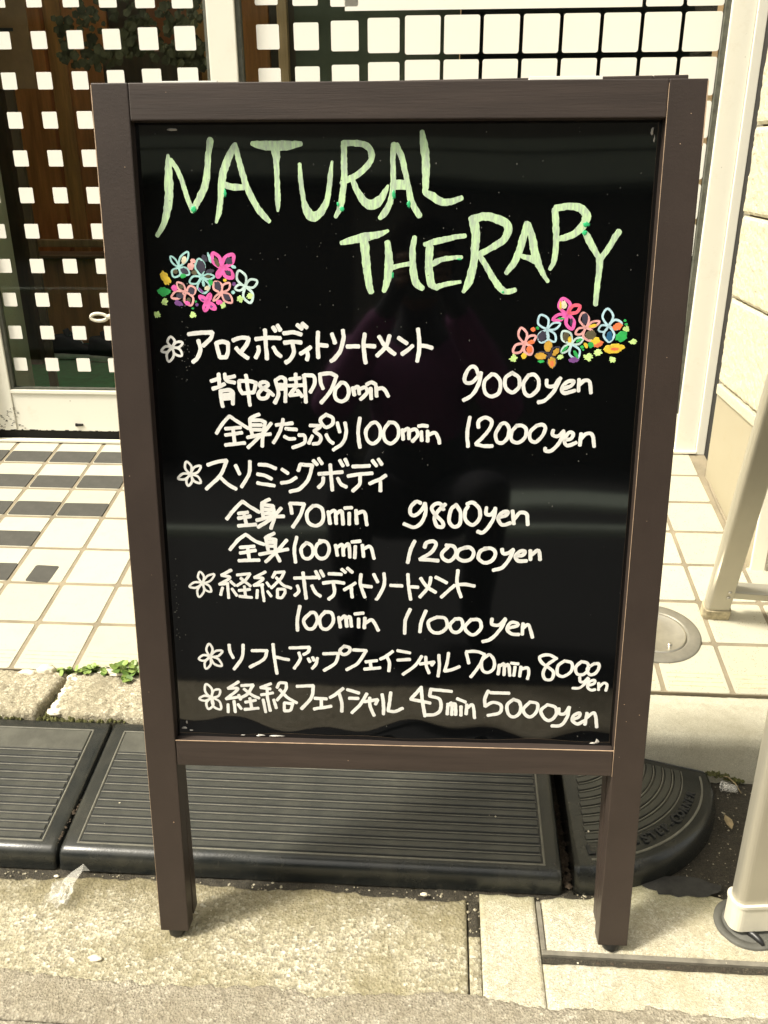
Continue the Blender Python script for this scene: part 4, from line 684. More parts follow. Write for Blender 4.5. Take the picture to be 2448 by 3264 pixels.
# key scar on the rail
link('key_hole', tube_mesh([(-.965, 2.1475, .2845), (-.958, 2.1475, .2845), (-.945, 2.1475, .2848)], [.0048, .0036, .0028], 10), 'dark_gap', door).location = DO
stk = {}
def sticker(w, h, parent, x, z, off):
    k = (round(w, 4), round(h, 4))
    if k not in stk:
        bm = bmesh.new(); r = min(w, h)*.06; ring = []
        for (cx_, cz_, a0) in ((w/2-r, -h/2+r, -90), (w/2-r, h/2-r, 0), (-w/2+r, h/2-r, 90), (-w/2+r, -h/2+r, 180)):
            for q in range(3): a = R(a0+45*q); ring.append((cx_+r*math.cos(a), cz_+r*math.sin(a)))
        A = [bm.verts.new((x_, 0, z_)) for x_, z_ in ring]; B = [bm.verts.new((x_, .0008, z_)) for x_, z_ in ring]
        bm.faces.new(A); bm.faces.new(B[::-1])
        for q in range(len(A)): bm.faces.new((A[q], B[q], B[(q+1) % len(A)], A[(q+1) % len(A)]))
        stk[k] = bmmesh(bm); stk[k].materials.append(MAT['sticker_white'])
    o = bpy.data.objects.new('square_sticker', stk[k]); col.objects.link(o); o.parent = parent; o.location = Vector((x, 2.1588, z))+off
for c in range(7):
    w = (.047, .044, .040, .0365, .035, .0345, .034)[c]
    for r_ in range(-5, 10):
        x = (-.589-.0834*c)*1.004; z = 1.183-.0823*r_
        if x-w/2 < -1.118: continue
        sticker(w, w*(1.02 if r_ < 5 else .98), door, x, z, DO)
rnd = random.Random(31); bm = bmesh.new()
for k in range(46):
    cx2, cz2 = rnd.choice(((-1.165, .285), (-1.15, .30), (-1.12, .274), (-1.14, .31))); cx2 += rnd.gauss(0, .012); cz2 += rnd.gauss(0, .012)
    if cz2 > .272 and -1.186 < cx2: box_bm(bm, (cx2, 2.1438 if cx2 < -1.127 else 2.1469, cz2), (cx2+rnd.uniform(.001, .006), 2.1451 if cx2 < -1.127 else 2.1482, cz2+rnd.uniform(.0004, .0014)))
for k in range(60):
    cx2 = rnd.uniform(-1.18, -.54); box_bm(bm, (cx2, 2.1438 if cx2 < -1.13 else 2.1469, .2672), (cx2+rnd.uniform(.002, .012), 2.1451 if cx2 < -1.13 else 2.1482, .2672+rnd.uniform(.0004, .002)*(1.6 if cx2 < -.95 else 1)))
o = link('scuff_marks', bmmesh(bm), 'dark_gap', door); o.location = DO; o['kind'] = 'stuff'
hl = empty('door_pull', (-.83, 2.13, .575)); hl.parent = None
tag(hl, 'small white ring pull on the glass door beside the left edge of the signboard', 'door pull')
pts = [(-.018+.0185*math.cos(a)*(1 if math.cos(a) < 0 else 1.2), -.03, .0088*math.sin(a)) for a in [2*math.pi*k/24 for k in range(25)]]
link('ring', tube_mesh(pts, .0042, 10, False), 'cap_plastic', hl)
link('arm', tube_mesh([(.002, -.03, 0), (.010, -.03, .002), (.02, -.03, .004), (.04, -.02, .004), (.05, .012, .004)], [.0045, .006, .007, .007, .007], 10), 'cap_plastic', hl)

win = empty('shop_window', (.06, YF, .25)); tag(win, 'shop window with a grid of large white square stickers behind the signboard', 'window')
WO = Vector((-.06, -YF, -.25))
wb = lambda n, a, b, m, bev=.002: dbox(n, a, b, m, bev, win, WO)
wb('gasket', (-.4712, 2.142, .30), (-.461, 2.166, 2.15), 'worn_rubber', 0)
wb('stile', (.5885, 2.138, .2375), (.640, 2.172, 2.2), 'white_paint')
wb('stile_flange', (.6405, 2.132, .2375), (.662, 2.172, 2.2), 'white_paint', .0015)
wb('gasket', (.578, 2.146, .34), (.5883, 2.166, 2.15), 'worn_rubber', 0)
wb('bottom_rail', (-.461, 2.145, .247), (.5883, 2.172, .34), 'white_paint')
wb('top_rail', (-.461, 2.145, 2.15), (.5883, 2.172, 2.2), 'white_paint')
wb('glass_pane', (-.461, 2.160, .34), (.578, 2.164, 2.15), 'pane_glass', 0)
for k in range(12):
    x = .538-.0857*k; w = .0775 if k < 8 else (.070, .061, .0555, .0505)[k-8]
    for r_ in range(-5, 11):
        z = 1.1835-.0862*r_
        if r_ <= -1 and k > 2 and k < 9 : continue
        if r_ == -1 and k == 2: continue
        sticker(w, w*.975, win, x, z, WO)
o = dbox('sticker_band', (-.232, 2.1588, 1.2315), (.4055, 2.1596, 2.15), 'sticker_white', 0, win, WO); o['label'] = 'large white film across the top of the window'
# head of the shop front and the storey above
fr = empty('shop_building', (0, 2.3, 0)); tag(fr, 'shop front wall that carries the glass door and the window', 'building')
BO = Vector((0, -2.3, 0))
def bb(n, a, b, m, bev=0, p=None): return box(n, Vector(a)+BO, Vector(b)+BO, m, p or fr, bev)
bb('lintel', (-1.20, 2.12, 2.202), (.664, 2.40, 2.9), 'stucco', .004)
bb('outer_wall', (-6, 2.12, -.03), (-1.192, 2.42, 2.9), 'stucco', .004)
bb('outer_wall', (1.32, 2.12, -.03), (6, 2.42, 2.9), 'stucco', .004)
bb('upper_storey', (-6, 2.1, 2.903), (6, 2.6, 6.5), 'stucco', .01)
bb('sill_strip', (-1.19, 2.128, .2405), (.64, 2.1475, .2462), 'sill_paint', .001)
bb('sill_gap', (-1.19, 2.156, .2), (.66, 2.18, .2665), 'dark_gap')
bb('jamb_gap', (.6625, 2.082, .15), (.80, 2.175, 2.2), 'dark_gap')
bb('steel_jamb', (.6535, 2.030, .16), (.70, 2.076, 2.2), 'steel_strip', .003)
link('sealant', tube_mesh([(.642, 2.03, .30), (.642, 2.03, .216), (.640, 1.985, .2125), (.637, 1.90, .1965), (.637, 1.80, .178), (.637, 1.70, .160)], .0035, 8), 'grout', fr).location = BO
# side wall running out towards the street
sw = empty('side_wall', (.97, 1.84, .1)); tag(sw, 'cream stucco side wall with deep joints above a beige metal plinth at the right edge', 'wall')
SO = Vector((-.97, -1.84, -.1))
def sb(n, a, b, m, bev=.002): return box(n, Vector(a)+SO, Vector(b)+SO, m, sw, bev)
def rough_block(a, b):
    """stucco course with lumpy face, broken arrises"""
    ny = int((b[1]-a[1])/.006); nz_ = int((b[2]-a[2])/.006); vs = []; fs = []
    for j in range(nz_+1):
        for i in range(ny+1):
            y = a[1]+(b[1]-a[1])*i/ny; z = a[2]+(b[2]-a[2])*j/nz_
            e = min(i*.006, (ny-i)*.006, j*.006, (nz_-j)*.006)
            x = a[0]+.0022*fbm(y*42, z*42, 3)+.0013*fbm(y*120, z*120, 9)+.005*max(0, 1-e/.009)**2
            vs.append((x+SO.x, y+SO.y, z+SO.z))
    n0 = len(vs); w = ny+1
    for j in range(nz_):
        for i in range(ny): q = j*w+i; fs.append((q, q+w, q+w+1, q+1))
    # body behind the face
    c = [(b[0], a[1], a[2]), (b[0], b[1], a[2]), (b[0], b[1], b[2]), (b[0], a[1], b[2])]
    for v in c: vs.append(tuple(Vector(v)+SO))
    A, B, C, D = 0, ny, nz_*w+ny, nz_*w; E = n0
    fs += [(E, E+3, E+2, E+1)]
    fs.append(tuple([E]+[E+1]+list(range(ny, -1, -1)))); fs.append(tuple([E+2, E+3]+list(range(D, C+1))))
    fs.append(tuple([E+3, E]+[j*w for j in range(nz_+1)])); fs.append(tuple([E+1, E+2]+[j*w+ny for j in range(nz_, -1, -1)]))
    link('stucco_course', mesh(vs, fs, False), 'stucco', sw)
z = .4545
for k, hh in enumerate((.193, .1745, .1745, .1745, .1745, .1745, .1745, .1745, .1745, .1745, .1745, .1745)):
    rough_block((.634, 1.664, z), (1.30, 2.022, z+hh-.0045)); z += hh
sb('joint_core', (.650, 1.67, .10), (1.29, 2.02, 2.6), 'dark_dirt', 0)
sb('ledge', (.632, 1.662, .4265), (.649, 2.018, .4500), 'stucco', .003)
sb('plinth_panel', (.6385, 1.660, .06), (.6495, 2.028, .4262), 'wall_metal', .0015)
sb('corner_trim', (.6385, 1.6525, .06), (.668, 1.6595, .4262), 'sill_paint', .002)
sb('front_face', (.6685, 1.650, .0), (1.30, 1.663, 2.6), 'grey_concrete', .003)
# ---------------------------------------------------------------- what stands inside
room = empty('shop_interior', (0, 2.6, .25)); tag(room, 'dim room with brown timber wall behind the sticker covered glass', 'room')
IO = Vector((0, -2.6, -.25))
def ib(n, a, b, m, bev=0): return box(n, Vector(a)+IO, Vector(b)+IO, m, room, bev)
ib('carpet', (-2.6, 2.19, .225), (1.3, 4.3, .247), 'green_carpet')
ib('back_wall', (-2.6, 4.30, .2), (1.3, 4.35, 2.6), 'inner_wall'); ib('ceiling', (-2.6, 2.61, 2.6), (1.3, 2.95, 2.65), 'inner_wall')  # ceiling stops short; the gap behind is added so sky light brightens the room
ib('end_wall', (-2.65, 2.44, .2), (-2.6, 4.3, 2.6), 'inner_wall'); ib('end_wall', (1.3, 2.44, .2), (1.34, 4.3, 2.6), 'inner_wall')
rnd = random.Random(4); x = -2.35; k = 0
for wd, mt in ((.14, 4), (.16, 4), (.12, 2), (.10, 3), (.20, 1), (.16, 0), (.07, 3), (.17, 0), (.15, 2), (.16, 1), (.09, 3), (.19, 0), (.18, 2), (.15, 1), (.17, 0), (.1, 2)):
    ib('timber_board', (x, 3.46+rnd.uniform(-.01, .03), .25), (x+wd-.004, 3.52, 2.5), 'panel_wood_%d' % mt, .003); x += wd
ib('partition', (-.09, 2.9, .25), (-.06, 3.44, 2.4), 'panel_wood_2')
ib('counter_front', (-2.3, 3.36, .25), (-.80, 3.40, .575), 'panel_wood_0', .003)
ib('counter_top', (-2.3, 3.30, .578), (-.78, 3.455, .592), 'poster_paper', .004)
ib('counter_rail', (-2.3, 3.34, .618), (-.78, 3.37, .645), 'panel_wood_4', .004)
ib('slanted_post', (-1.48, 2.98, .25), (-1.43, 3.03, 1.9), 'panel_wood_2', .002)
ib('grey_blind', (-.36, 2.26, .95), (.02, 2.27, 2.1), 'blind_grey', 0)
ib('dark_cloth', (.022, 2.24, .3), (.585, 2.25, 2.1), 'black_cloth', 0)
ib('door_frame_inner', (-.395, 2.225, .3), (-.372, 2.25, 2.1), 'panel_wood_4', .002)
ib('shelf_dark', (-1.13, 3.1, .66), (-.88, 3.4, 1.25), 'panel_wood_2', .004)
fme = None
for (x, z) in [(.107, 1.237), (.147, 1.237), (.195, 1.237), (.218, 1.207), (.27, 1.237), (.308, 1.237), (.107, 1.205), (.345, 1.237), (.345, 1.205), (.10, 1.115), (.18, 1.115), (.262, 1.115), (.36, 1.25)]:
    if fme is None:
        fb = bmesh.new(); bmesh.ops.create_cone(fb, segments=10, radius1=.0055, radius2=.0055, depth=.002, matrix=Matrix.Rotation(R(90), 4, 'X'), cap_ends=True); fme = bmmesh(fb); fme.materials.append(MAT['yellow_print'])
    o = bpy.data.objects.new('flower_print', fme); col.objects.link(o); o.parent = room; o.location = Vector((x*1.042, 2.2375, z+.010))+IO
po = empty('notice_board', (-1.13, 2.40, 1.25)); tag(po, 'brown paper notice behind the upper left of the glass door', 'notice')
po.rotation_euler = (0, 0, .06)
box('sheet', (-.06, 0, -.15), (.075, .003, .3), 'poster_paper', po); box('heading', (-.05, -.003, .17), (.05, -.0005, .21), 'poster_ink', po)
rnd = random.Random(6)
for k in range(7): box('text_line', (-.045, -.003, .13-k*.03), (.0+rnd.uniform(.0, .055), -.0005, .137-k*.03), 'poster_ink', po)
box('mount', (-.01, .0035, -1.0), (.01, .02, .25), 'panel_wood_2', po)
fl = empty('flower_bunch', (-.78, 2.42, 1.30)); tag(fl, 'dried flower bunch hanging inside behind the top of the glass door', 'flowers')
vs = []; fs = []; rnd = random.Random(12)
for k in range(420):
    a = rnd.random()*6.28; r = rnd.random()**.5*.17; px, pz = r*math.cos(a)*1.3, r*math.sin(a)*.7-.1*abs(math.cos(a)); py = rnd.uniform(-.03, .03); s = rnd.uniform(.006, .014); b0 = len(vs)
    for q in range(5): t = q*1.2566; vs.append((px+s*math.cos(t), py+rnd.uniform(-.004, .004), pz+s*math.sin(t)))
    fs.append(tuple(range(b0, b0+5)))
link('petals', mesh(vs, fs), 'dry_flower', fl); link('stem', tube_mesh([(0, 0, .05), (.03, .02, .5), (.04, .03, 1.3)], .006, 6), 'panel_wood_1', fl)
# a pair of trainers on the carpet
def shoe(loc, rz, lab):
    s = empty('sneaker', loc, (0, 0, rz)); tag(s, lab, 'shoe', 'sneakers inside the glass door')
    def loft(secs, mat, name):
        n = 18; vs = []; fs = []
        for (x, hw, z0, z1, p) in secs:
            for k in range(n):
                a = 2*math.pi*k/n; ca, sa = math.cos(a), math.sin(a)
                y = hw*math.copysign(abs(ca)**p, ca); zz = (z0+z1)/2+(z1-z0)/2*math.copysign(abs(sa)**p, sa); vs.append((x, y, zz))
        for i in range(len(secs)-1):
            for k in range(n): fs.append((i*n+k, i*n+(k+1) % n, (i+1)*n+(k+1) % n, (i+1)*n+k))
        fs += [tuple(range(n)), tuple(range((len(secs)-1)*n, len(secs)*n))]
        return link(name, mesh(vs, fs, True), mat, s)
    loft([(-.088, .016, .006, .024, .6), (-.080, .027, .002, .026, .5), (-.04, .029, .0, .024, .4), (0, .025, .001, .020, .4), (.04, .032, .0, .018, .4), (.075, .027, .003, .018, .5), (.092, .012, .008, .018, .7)], 'shoe_sole', 'sole')
    loft([(-.084, .018, .018, .05, .8), (-.074, .026, .016, .088, .7), (-.04, .027, .014, .092, .7), (-.01, .026, .014, .080, .8), (.025, .028, .013, .056, .8), (.06, .027, .013, .042, .8), (.084, .016, .013, .030, .9)], 'shoe_black', 'upper')
    link('tongue', tube_mesh([(-.005, 0, .06), (-.022, 0, .088), (-.03, 0, .108)], [.014, .016, .010], 8), 'shoe_black', s)
    link('lace', tube_mesh([(.03, -.012, .058), (.018, .012, .066), (.008, -.013, .072), (-.002, .013, .08), (-.012, -.013, .087), (-.03, .02, .1)], .0022, 6), 'shoe_sole', s)
shoe((-1.345, 3.09, .249), R(8), 'black sneaker with pale sole standing inside the glass door, the left one of two')
shoe((-1.195, 3.05, .249), R(-4), 'black sneaker with pale sole standing inside the glass door, right one by the signboard')

# ================================================================ RUBBER MATS
def matprof():
    P = [(1.1725, -.004), (1.1725, .064), (1.1700, .0685), (1.1660, .0700)]
    for t in [.1*k for k in range(1, 10)]: P.append((1.166-.2295*t, .070-.0405*t))
    P += [(.9365, .0295), (.9325, .0278), (.9290, .0250), (.9262, .0205), (.9245, .015), (.9235, .007), (.9225, -.004)]
    return P
MS = math.atan2(.0405, .2295)
def mat_block(x0, x1, label, letters=None, cut=0):
    root = empty('rubber_mat', (x0, .925, 0)); tag(root, label, 'rubber mat')
    prof = matprof(); xs = [x0, x0, x0+.003, x0+.008]+[x0+.008+(x1-x0-.016)*k/12 for k in range(1, 12)]+[x1-.008, x1-.003, x1, x1]
    vs = []; fs = []
    for i, x in enumerate(xs):
        e = min(x-x0, x1-x); dr_ = .003*max(0, 1-e/.006)**2
        for (y, z) in prof:
            zz = -.004 if i in (0, len(xs)-1) else (z if z < 0 else max(-.004, z-dr_)); vs.append((x-x0, y-.925+(dr_*.5 if y < 1 else -dr_*.3), zz))
    n = len(prof)
    for i in range(len(xs)-1):
        for k in range(n-1): fs.append((i*n+k, i*n+k+1, (i+1)*n+k+1, (i+1)*n+k))
    link('body', mesh(vs, fs, True), 'rubber', root)
    def on(y): return .070-(1.166-y)*.0405/.2295
    w = x1-x0
    def strip(n_, xa, xb, ya, yb, h, m, bev=.0009):
        o = box(n_, (xa, 0, -.002), (xb, (yb-ya)/math.cos(MS), h), m, root, bev, 1); o.location = (0, ya-.925, on(ya)); o.rotation_euler = (MS, 0, 0); return o
    bx = .022
    strip('border_ridge', bx, w-bx, .9400, .9428, .0014, 'rubber_worn'); strip('border_ridge', bx, w-bx, 1.150, 1.1525, .0012, 'rubber_worn')
    strip('border_ridge', bx, bx+.003, .9430, 1.1496, .0012, 'rubber_worn'); strip('border_ridge', w-bx-.003, w-bx, .9430, 1.1496, .0012, 'rubber_worn')
    strip('tread_bed', bx+.0045, w-bx-.0045, .9440, 1.108, .0004, 'rubber_dark', 0)
    strip('plain_panel', bx+.0045, w-bx-.0045, 1.1085, 1.1488, .0016, 'rubber_dusty')
    for k in range(11):
        y = .9448+k*.01485
        strip('tread_rib', bx+.006, w-bx-.006, y, y+.0085, .0022, 'rubber_tread')
        strip('tread_edge', bx+.0045, w-bx-.0045, y+.0108, y+.0127, .0018, 'rubber_worn')
    return root, on
m1, on1 = mat_block(-1.262, -.5385, 'black ribbed rubber kerb mat with embossed lettering at the left edge')
m2, _ = mat_block(-.533, .1795, 'wide black ribbed rubber kerb mat beneath the middle of the signboard')
def text_mesh(ch, size, ext):
    cu = bpy.data.curves.new('t', 'FONT'); cu.body = ch; cu.size = size; cu.extrude = ext; cu.align_x = 'CENTER'; cu.bevel_depth = ext*.3; cu.offset = size*.03
    ob = bpy.data.objects.new('t', cu); col.objects.link(ob); dg = bpy.context.evaluated_depsgraph_get(); dg.update()
    me = bpy.data.meshes.new_from_object(ob.evaluated_get(dg)); bpy.data.objects.remove(ob); me.materials.clear(); return me
for ch, x in (('R', -.748), ('E', -.769), ('N', -.791), ('R', -.812), ('O', -.834), ('C', -.856)):
    o = link('embossed_letter', text_mesh(ch, .027, .0013), 'rubber_dark', m1); y = 1.115
    o.location = (x+1.262, y-.925, on1(y)+.0018); o.rotation_euler = (MS, 0, 0)
# quarter round corner mat
cm = empty('rubber_corner_mat', (.196, 1.1715, 0)); tag(cm, 'quarter round black rubber corner mat with curved grooves right of the wide mat', 'rubber mat')
RA, RB = .252, .247
def cz(r):
    if r < .93: return .0705-.036*(r/.93)
    t = (r-.93)/.07; return .0345*math.sqrt(max(0, 1-t*t)) if t < 1 else -.004
def cp(r, th, dz=0):
    a, b = RA*r, RB*r; x = a*math.cos(th); y = b*math.sin(th)
    zz = cz(r); 
    # the mat thins out to the right along the kerb
    k = max(0, (th+R(60))/R(60)); zz = zz-(.016*k*k)*min(1, r) if zz > 0 else zz
    return (x, y, max(zz, -.004)+dz)
vs = []; fs = []; RR = [0, .04]+[.04+.89*k/14 for k in range(1, 15)]+[.945, .96, .975, .986, .994, .999, 1.0, 1.001]; NTH = 40
for i, r in enumerate(RR):
    for k in range(NTH+1):
        th = R(-90+90*k/NTH); p_ = list(cp(r, th)); 
        if i == len(RR)-1: p_[2] = -.004
        vs.append(tuple(p_))
n = NTH+1
for i in range(len(RR)-1):
    for k in range(NTH): fs.append((i*n+k, (i+1)*n+k, (i+1)*n+k+1, i*n+k+1))
for k, idx in ((0, [i*n for i in range(len(RR))]), (1, [i*n+NTH for i in range(len(RR))])):
    b0 = len(vs); 
    for i in idx: vs.append((vs[i][0], vs[i][1], -.004))
    for q in range(len(idx)-1): fs.append((idx[q], b0+q, b0+q+1, idx[q+1]) if k else (idx[q], idx[q+1], b0+q+1, b0+q))
link('body', mesh(vs, fs, True), 'rubber', cm)
def arc(name, r0_, r1_, ta, tb, h, mat):
    vs = []; fs = []; m_ = 26
    for k in range(m_+1):
        th = R(ta+(tb-ta)*k/m_)
        for r, dz in ((r0_, -.001), (r0_+.002, h), (r1_-.002, h), (r1_, -.001)): vs.append(cp(r, th, dz))
    for k in range(m_):
        for q in range(3): fs.append((k*4+q, k*4+q+1, k*4+q+5, k*4+q+4))
    fs += [(0, 3, 2, 1), (m_*4, m_*4+1, m_*4+2, m_*4+3)]
    link(name, mesh(vs, fs), mat, cm)
for k in range(11):
    r = .155+k*.0585; ta = -90+math.degrees(math.asin(min(1, .021/(RA*r)))); tb = -math.degrees(math.asin(min(1, .017/(RB*r))))
    arc('tread_rib', r, r+.036, ta, tb, .0021, 'rubber_tread'); arc('tread_edge', r+.041, r+.050, ta, tb, .0015, 'rubber_worn')
    if k == 10: arc('border_ridge', .897, .912, ta, tb, .0016, 'rubber_worn')
box('border_ridge', (.0155, -.222, .0), (.019, -.03, .0375), 'rubber_worn', cm)
bpy.data.objects.remove(bpy.data.objects[[o.name for o in cm.children if o.name.startswith('border_ridge')][-1]])
S_ = 'LIGHT-STEP-CORNER'
for k, ch in enumerate(S_):
    th = R(-83+62*k/(len(S_)-1)); big = ch in 'LSC' and k in (0, 6, 11)
    o = link('embossed_letter', text_mesh(ch, .021 if big else .0165, .0012), 'rubber_dark', cm)
    p_ = Vector(cp(.868 if big else .862, th)); q_ = Vector(cp(.80, th)); up_ = (q_-p_).normalized(); rt = Vector((-math.sin(th)*RA, math.cos(th)*RB, 0)).normalized(); nn = rt.cross(up_).normalized(); rt = up_.cross(nn)
    o.matrix_local = Matrix(((rt.x, up_.x, nn.x, p_.x), (rt.y, up_.y, nn.y, p_.y), (rt.z, up_.z, nn.z, p_.z+.0012), (0, 0, 0, 1)))
    if k > 12: pass

# ================================================================ SIGNBOARD
L_ = 1.0046
uv_, dv, nv = Vector((.99970, .02436, .0001)), Vector((.0029, -.11528, -.99333)), Vector((-.02419, .99303, -.11532))
board = empty('signboard')
B0 = Vector((-.353, .9297, 1.011))+dv*L_
board.matrix_world = Matrix(((uv_.x, nv.x, -dv.x, B0.x), (uv_.y, nv.y, -dv.y, B0.y), (uv_.z, nv.z, -dv.z, B0.z), (0, 0, 0, 1)))
tag(board, 'dark brown wooden A-frame signboard with glossy black panel and hand painted menu', 'signboard')
Wd, st, ra, rb, rc, dp = .6, .0369, .0345, .7262, .7605, .0225
def pb(n, u0_, u1_, v0, v1, d0, d1, m, bev=.0012, lab=None):
    o = box(n, (u0_, d0, L_-v1), (u1_, d1, L_-v0), m, board, bev); 
    if lab: o['label'] = lab
    return o
pb('frame_post', 0, st, 0, L_, 0, dp, 'brown_wood_v'); pb('frame_post', Wd-st, Wd, 0, L_, 0, dp, 'brown_wood_v')
pb('top_rail', st+.0003, Wd-st-.0003, 0, ra, .0004, dp-.001, 'brown_wood'); pb('bottom_rail', st+.0003, Wd-st-.0003, rb, rc, .0008, dp-.001, 'brown_wood')
PD = .0140
def pdisp(u, v):
    e = max(0, (v-(rb-.030-.006*math.sin(u*23)-.004*math.sin(u*61+1)))/.03)
    t = max(0, 1-(v-ra)/.03)
    return .00050*fbm(u*3.0+2, v*4.3, 1.5, 2)-.0017*e*e+.0003*t*t
nx_, ny_ = 110, 150; vs = []; fs = []
for j in range(ny_+1):
    for i in range(nx_+1):
        u = st-.004+(Wd-2*st+.008)*i/nx_; v = ra-.004+(rb-ra+.008)*j/ny_; vs.append((u, PD+pdisp(u, v), L_-v))
for j in range(ny_):
    for i in range(nx_): q = j*(nx_+1)+i; fs.append((q, q+nx_+1, q+nx_+2, q+1))
me = mesh(vs, fs, True); link('black_panel', me, 'black_acrylic', board)
pb('panel_back', st-.004, Wd-st+.004, ra-.004, rb+.004, .0165, .0195, 'dark_plastic', 0)
# worn arrises: thin bare lines on the edges
for (a, b, c, d, e, f_) in ((-.0002, .0006, .002, .16, -.0002, .0006), (-.0001, .0002, .16, L_-.01, -.0001, .0002), (Wd-st-.0002, Wd-st+.0002, .004, rc, -.0003, .0004), (Wd-.0008, Wd+.0002, .002, .06, -.0002, .0006),
                            (st, Wd-st, rb-.0002, rb+.0005, .0004, .0012)):
    pb('bare_edge', a, b, c, d, e, f_, 'worn_edge', 0)
for s_ in (.0, 1):
    bm = bmesh.new(); lathe(bm, [(0, -.0135), (.008, -.013), (.0105, -.010), (.0112, -.004), (.0112, .0005)], 20); o = link('rubber_foot', bmmesh(bm, True), 'dark_plastic', board); o.location = (st/2+s_*(Wd-st), dp*.5, 0)
# the back frame, folded close behind
bf = empty('back_frame', (0, 0, 0)); bf.parent = board; bf.location = (.0012, dp+.0015, .0022); bf.rotation_euler = (R(-.9), R(-.55), 0)
bf.rotation_euler = (R(.3), R(-.68), R(.15))
def fb_(n, u0_, u1_, v0, v1, m='brown_wood', d0=0, d1=.018): return box(n, (u0_, d0, L_-v1), (u1_, d1, L_-v0), m, bf, .0012)
fb_('back_post', .003, st, .002, L_-.004, 'brown_wood_v'); fb_('back_post', Wd-st, Wd-.003, .002, L_-.004, 'brown_wood_v')
fb_('back_rail', st+.0003, Wd-st-.0003, .002, ra); fb_('back_rail', st+.0003, Wd-st-.0003, rb, rc)
fb_('back_board', st+.0003, Wd-st-.0003, ra+.0003, rb-.0003, 'dark_plastic', .006, .012)
for (a, b) in ((.43, .50), (.07, .125)):
    pb('white_tape', a, b, -.0034 if a > .2 else -.0016, -.0002, .003, .018, 'sticker_white', .0003)
# tape remains, plastic sheet curl
rnd = random.Random(21)
def flake(u, v, s, m='tape_residue', n=7, d=.0128, ax=1, ay=1):
    vs = [(u+s*ax*math.cos(6.283*k/n)*rnd.uniform(.5, 1.2), d+rnd.uniform(-.0006, .0004), L_-v+s*ay*math.sin(6.283*k/n)*rnd.uniform(.5, 1.2)) for k in range(n)]
    vs.append((u, d-.0015, L_-v)); link('tape_remnant', mesh(vs, [(k, (k+1) % n, n) for k in range(n)]), m, board)
for (u, v, s, ax, ay) in ((.118, .7235, .006, 2, .35), (.138, .7238, .006, 1.8, .4), (.157, .7242, .005, 3, .35), (.545, .7215, .005, .8, 1.3), (.540, .7235, .004, 1.5, .5), (.046, .716, .005, 1.3, .5), (.054, .719, .004, .8, .6), (.049, .708, .003, .7, 1.3),
                          (.5535, .045, .004, .7, 1.6), (.556, .052, .003, .5, 1.8), (.075, .041, .006, 1.6, .35)): flake(u, v, s*.7, ax=ax, ay=ay)
# chips in the brown paint
for k in range(15):
    side = rnd.random(); v = rnd.uniform(.02, .98)*L_
    u = rnd.uniform(.003, st-.003) if side < .4 else (Wd-rnd.uniform(.003, st-.003) if side < .8 else rnd.uniform(.05, .55))
    if side >= .8: v = rnd.choice((rnd.uniform(.004, ra-.004), rnd.uniform(rb+.004, rc-.004)))
    s = rnd.uniform(.0003, .0007)
    o = link('paint_chip', mesh([(u+s*math.cos(a)*rnd.uniform(.5, 1.4), -.0004, L_-v+s*math.sin(a)*rnd.uniform(.5, 1.4)) for a in [k_*1.2566 for k_ in range(5)]], [tuple(range(5))]), 'worn_edge', board)
# ---- hand painted lettering: every stroke a low ridge of paint on the panel
def catmull(P, step):
    if len(P) == 2: P = [P[0], tuple((P[0][i]+P[1][i])/2 for i in range(3)), P[1]]
    out = []
    for i in range(len(P)-1):
        p0 = P[i-1] if i > 0 else tuple(2*P[0][q]-P[1][q] for q in range(3)); p1, p2 = P[i], P[i+1]
        p3 = P[i+2] if i+2 < len(P) else tuple(2*P[-1][q]-P[-2][q] for q in range(3))
        n = max(2, int(math.hypot(p2[0]-p1[0], p2[1]-p1[1])/step))
        for k in range(n):
            t = k/n; t2, t3 = t*t, t*t*t
            out.append(tuple(.5*((2*p1[q])+(-p0[q]+p2[q])*t+(2*p0[q]-5*p1[q]+4*p2[q]-p3[q])*t2+(-p0[q]+3*p1[q]-3*p2[q]+p3[q])*t3) for q in range(3)))
    out.append(P[-1]); return out
class Acc:
    def __init__(s): s.d = {}
    def get(s, c): return s.d.setdefault(c, ([], []))
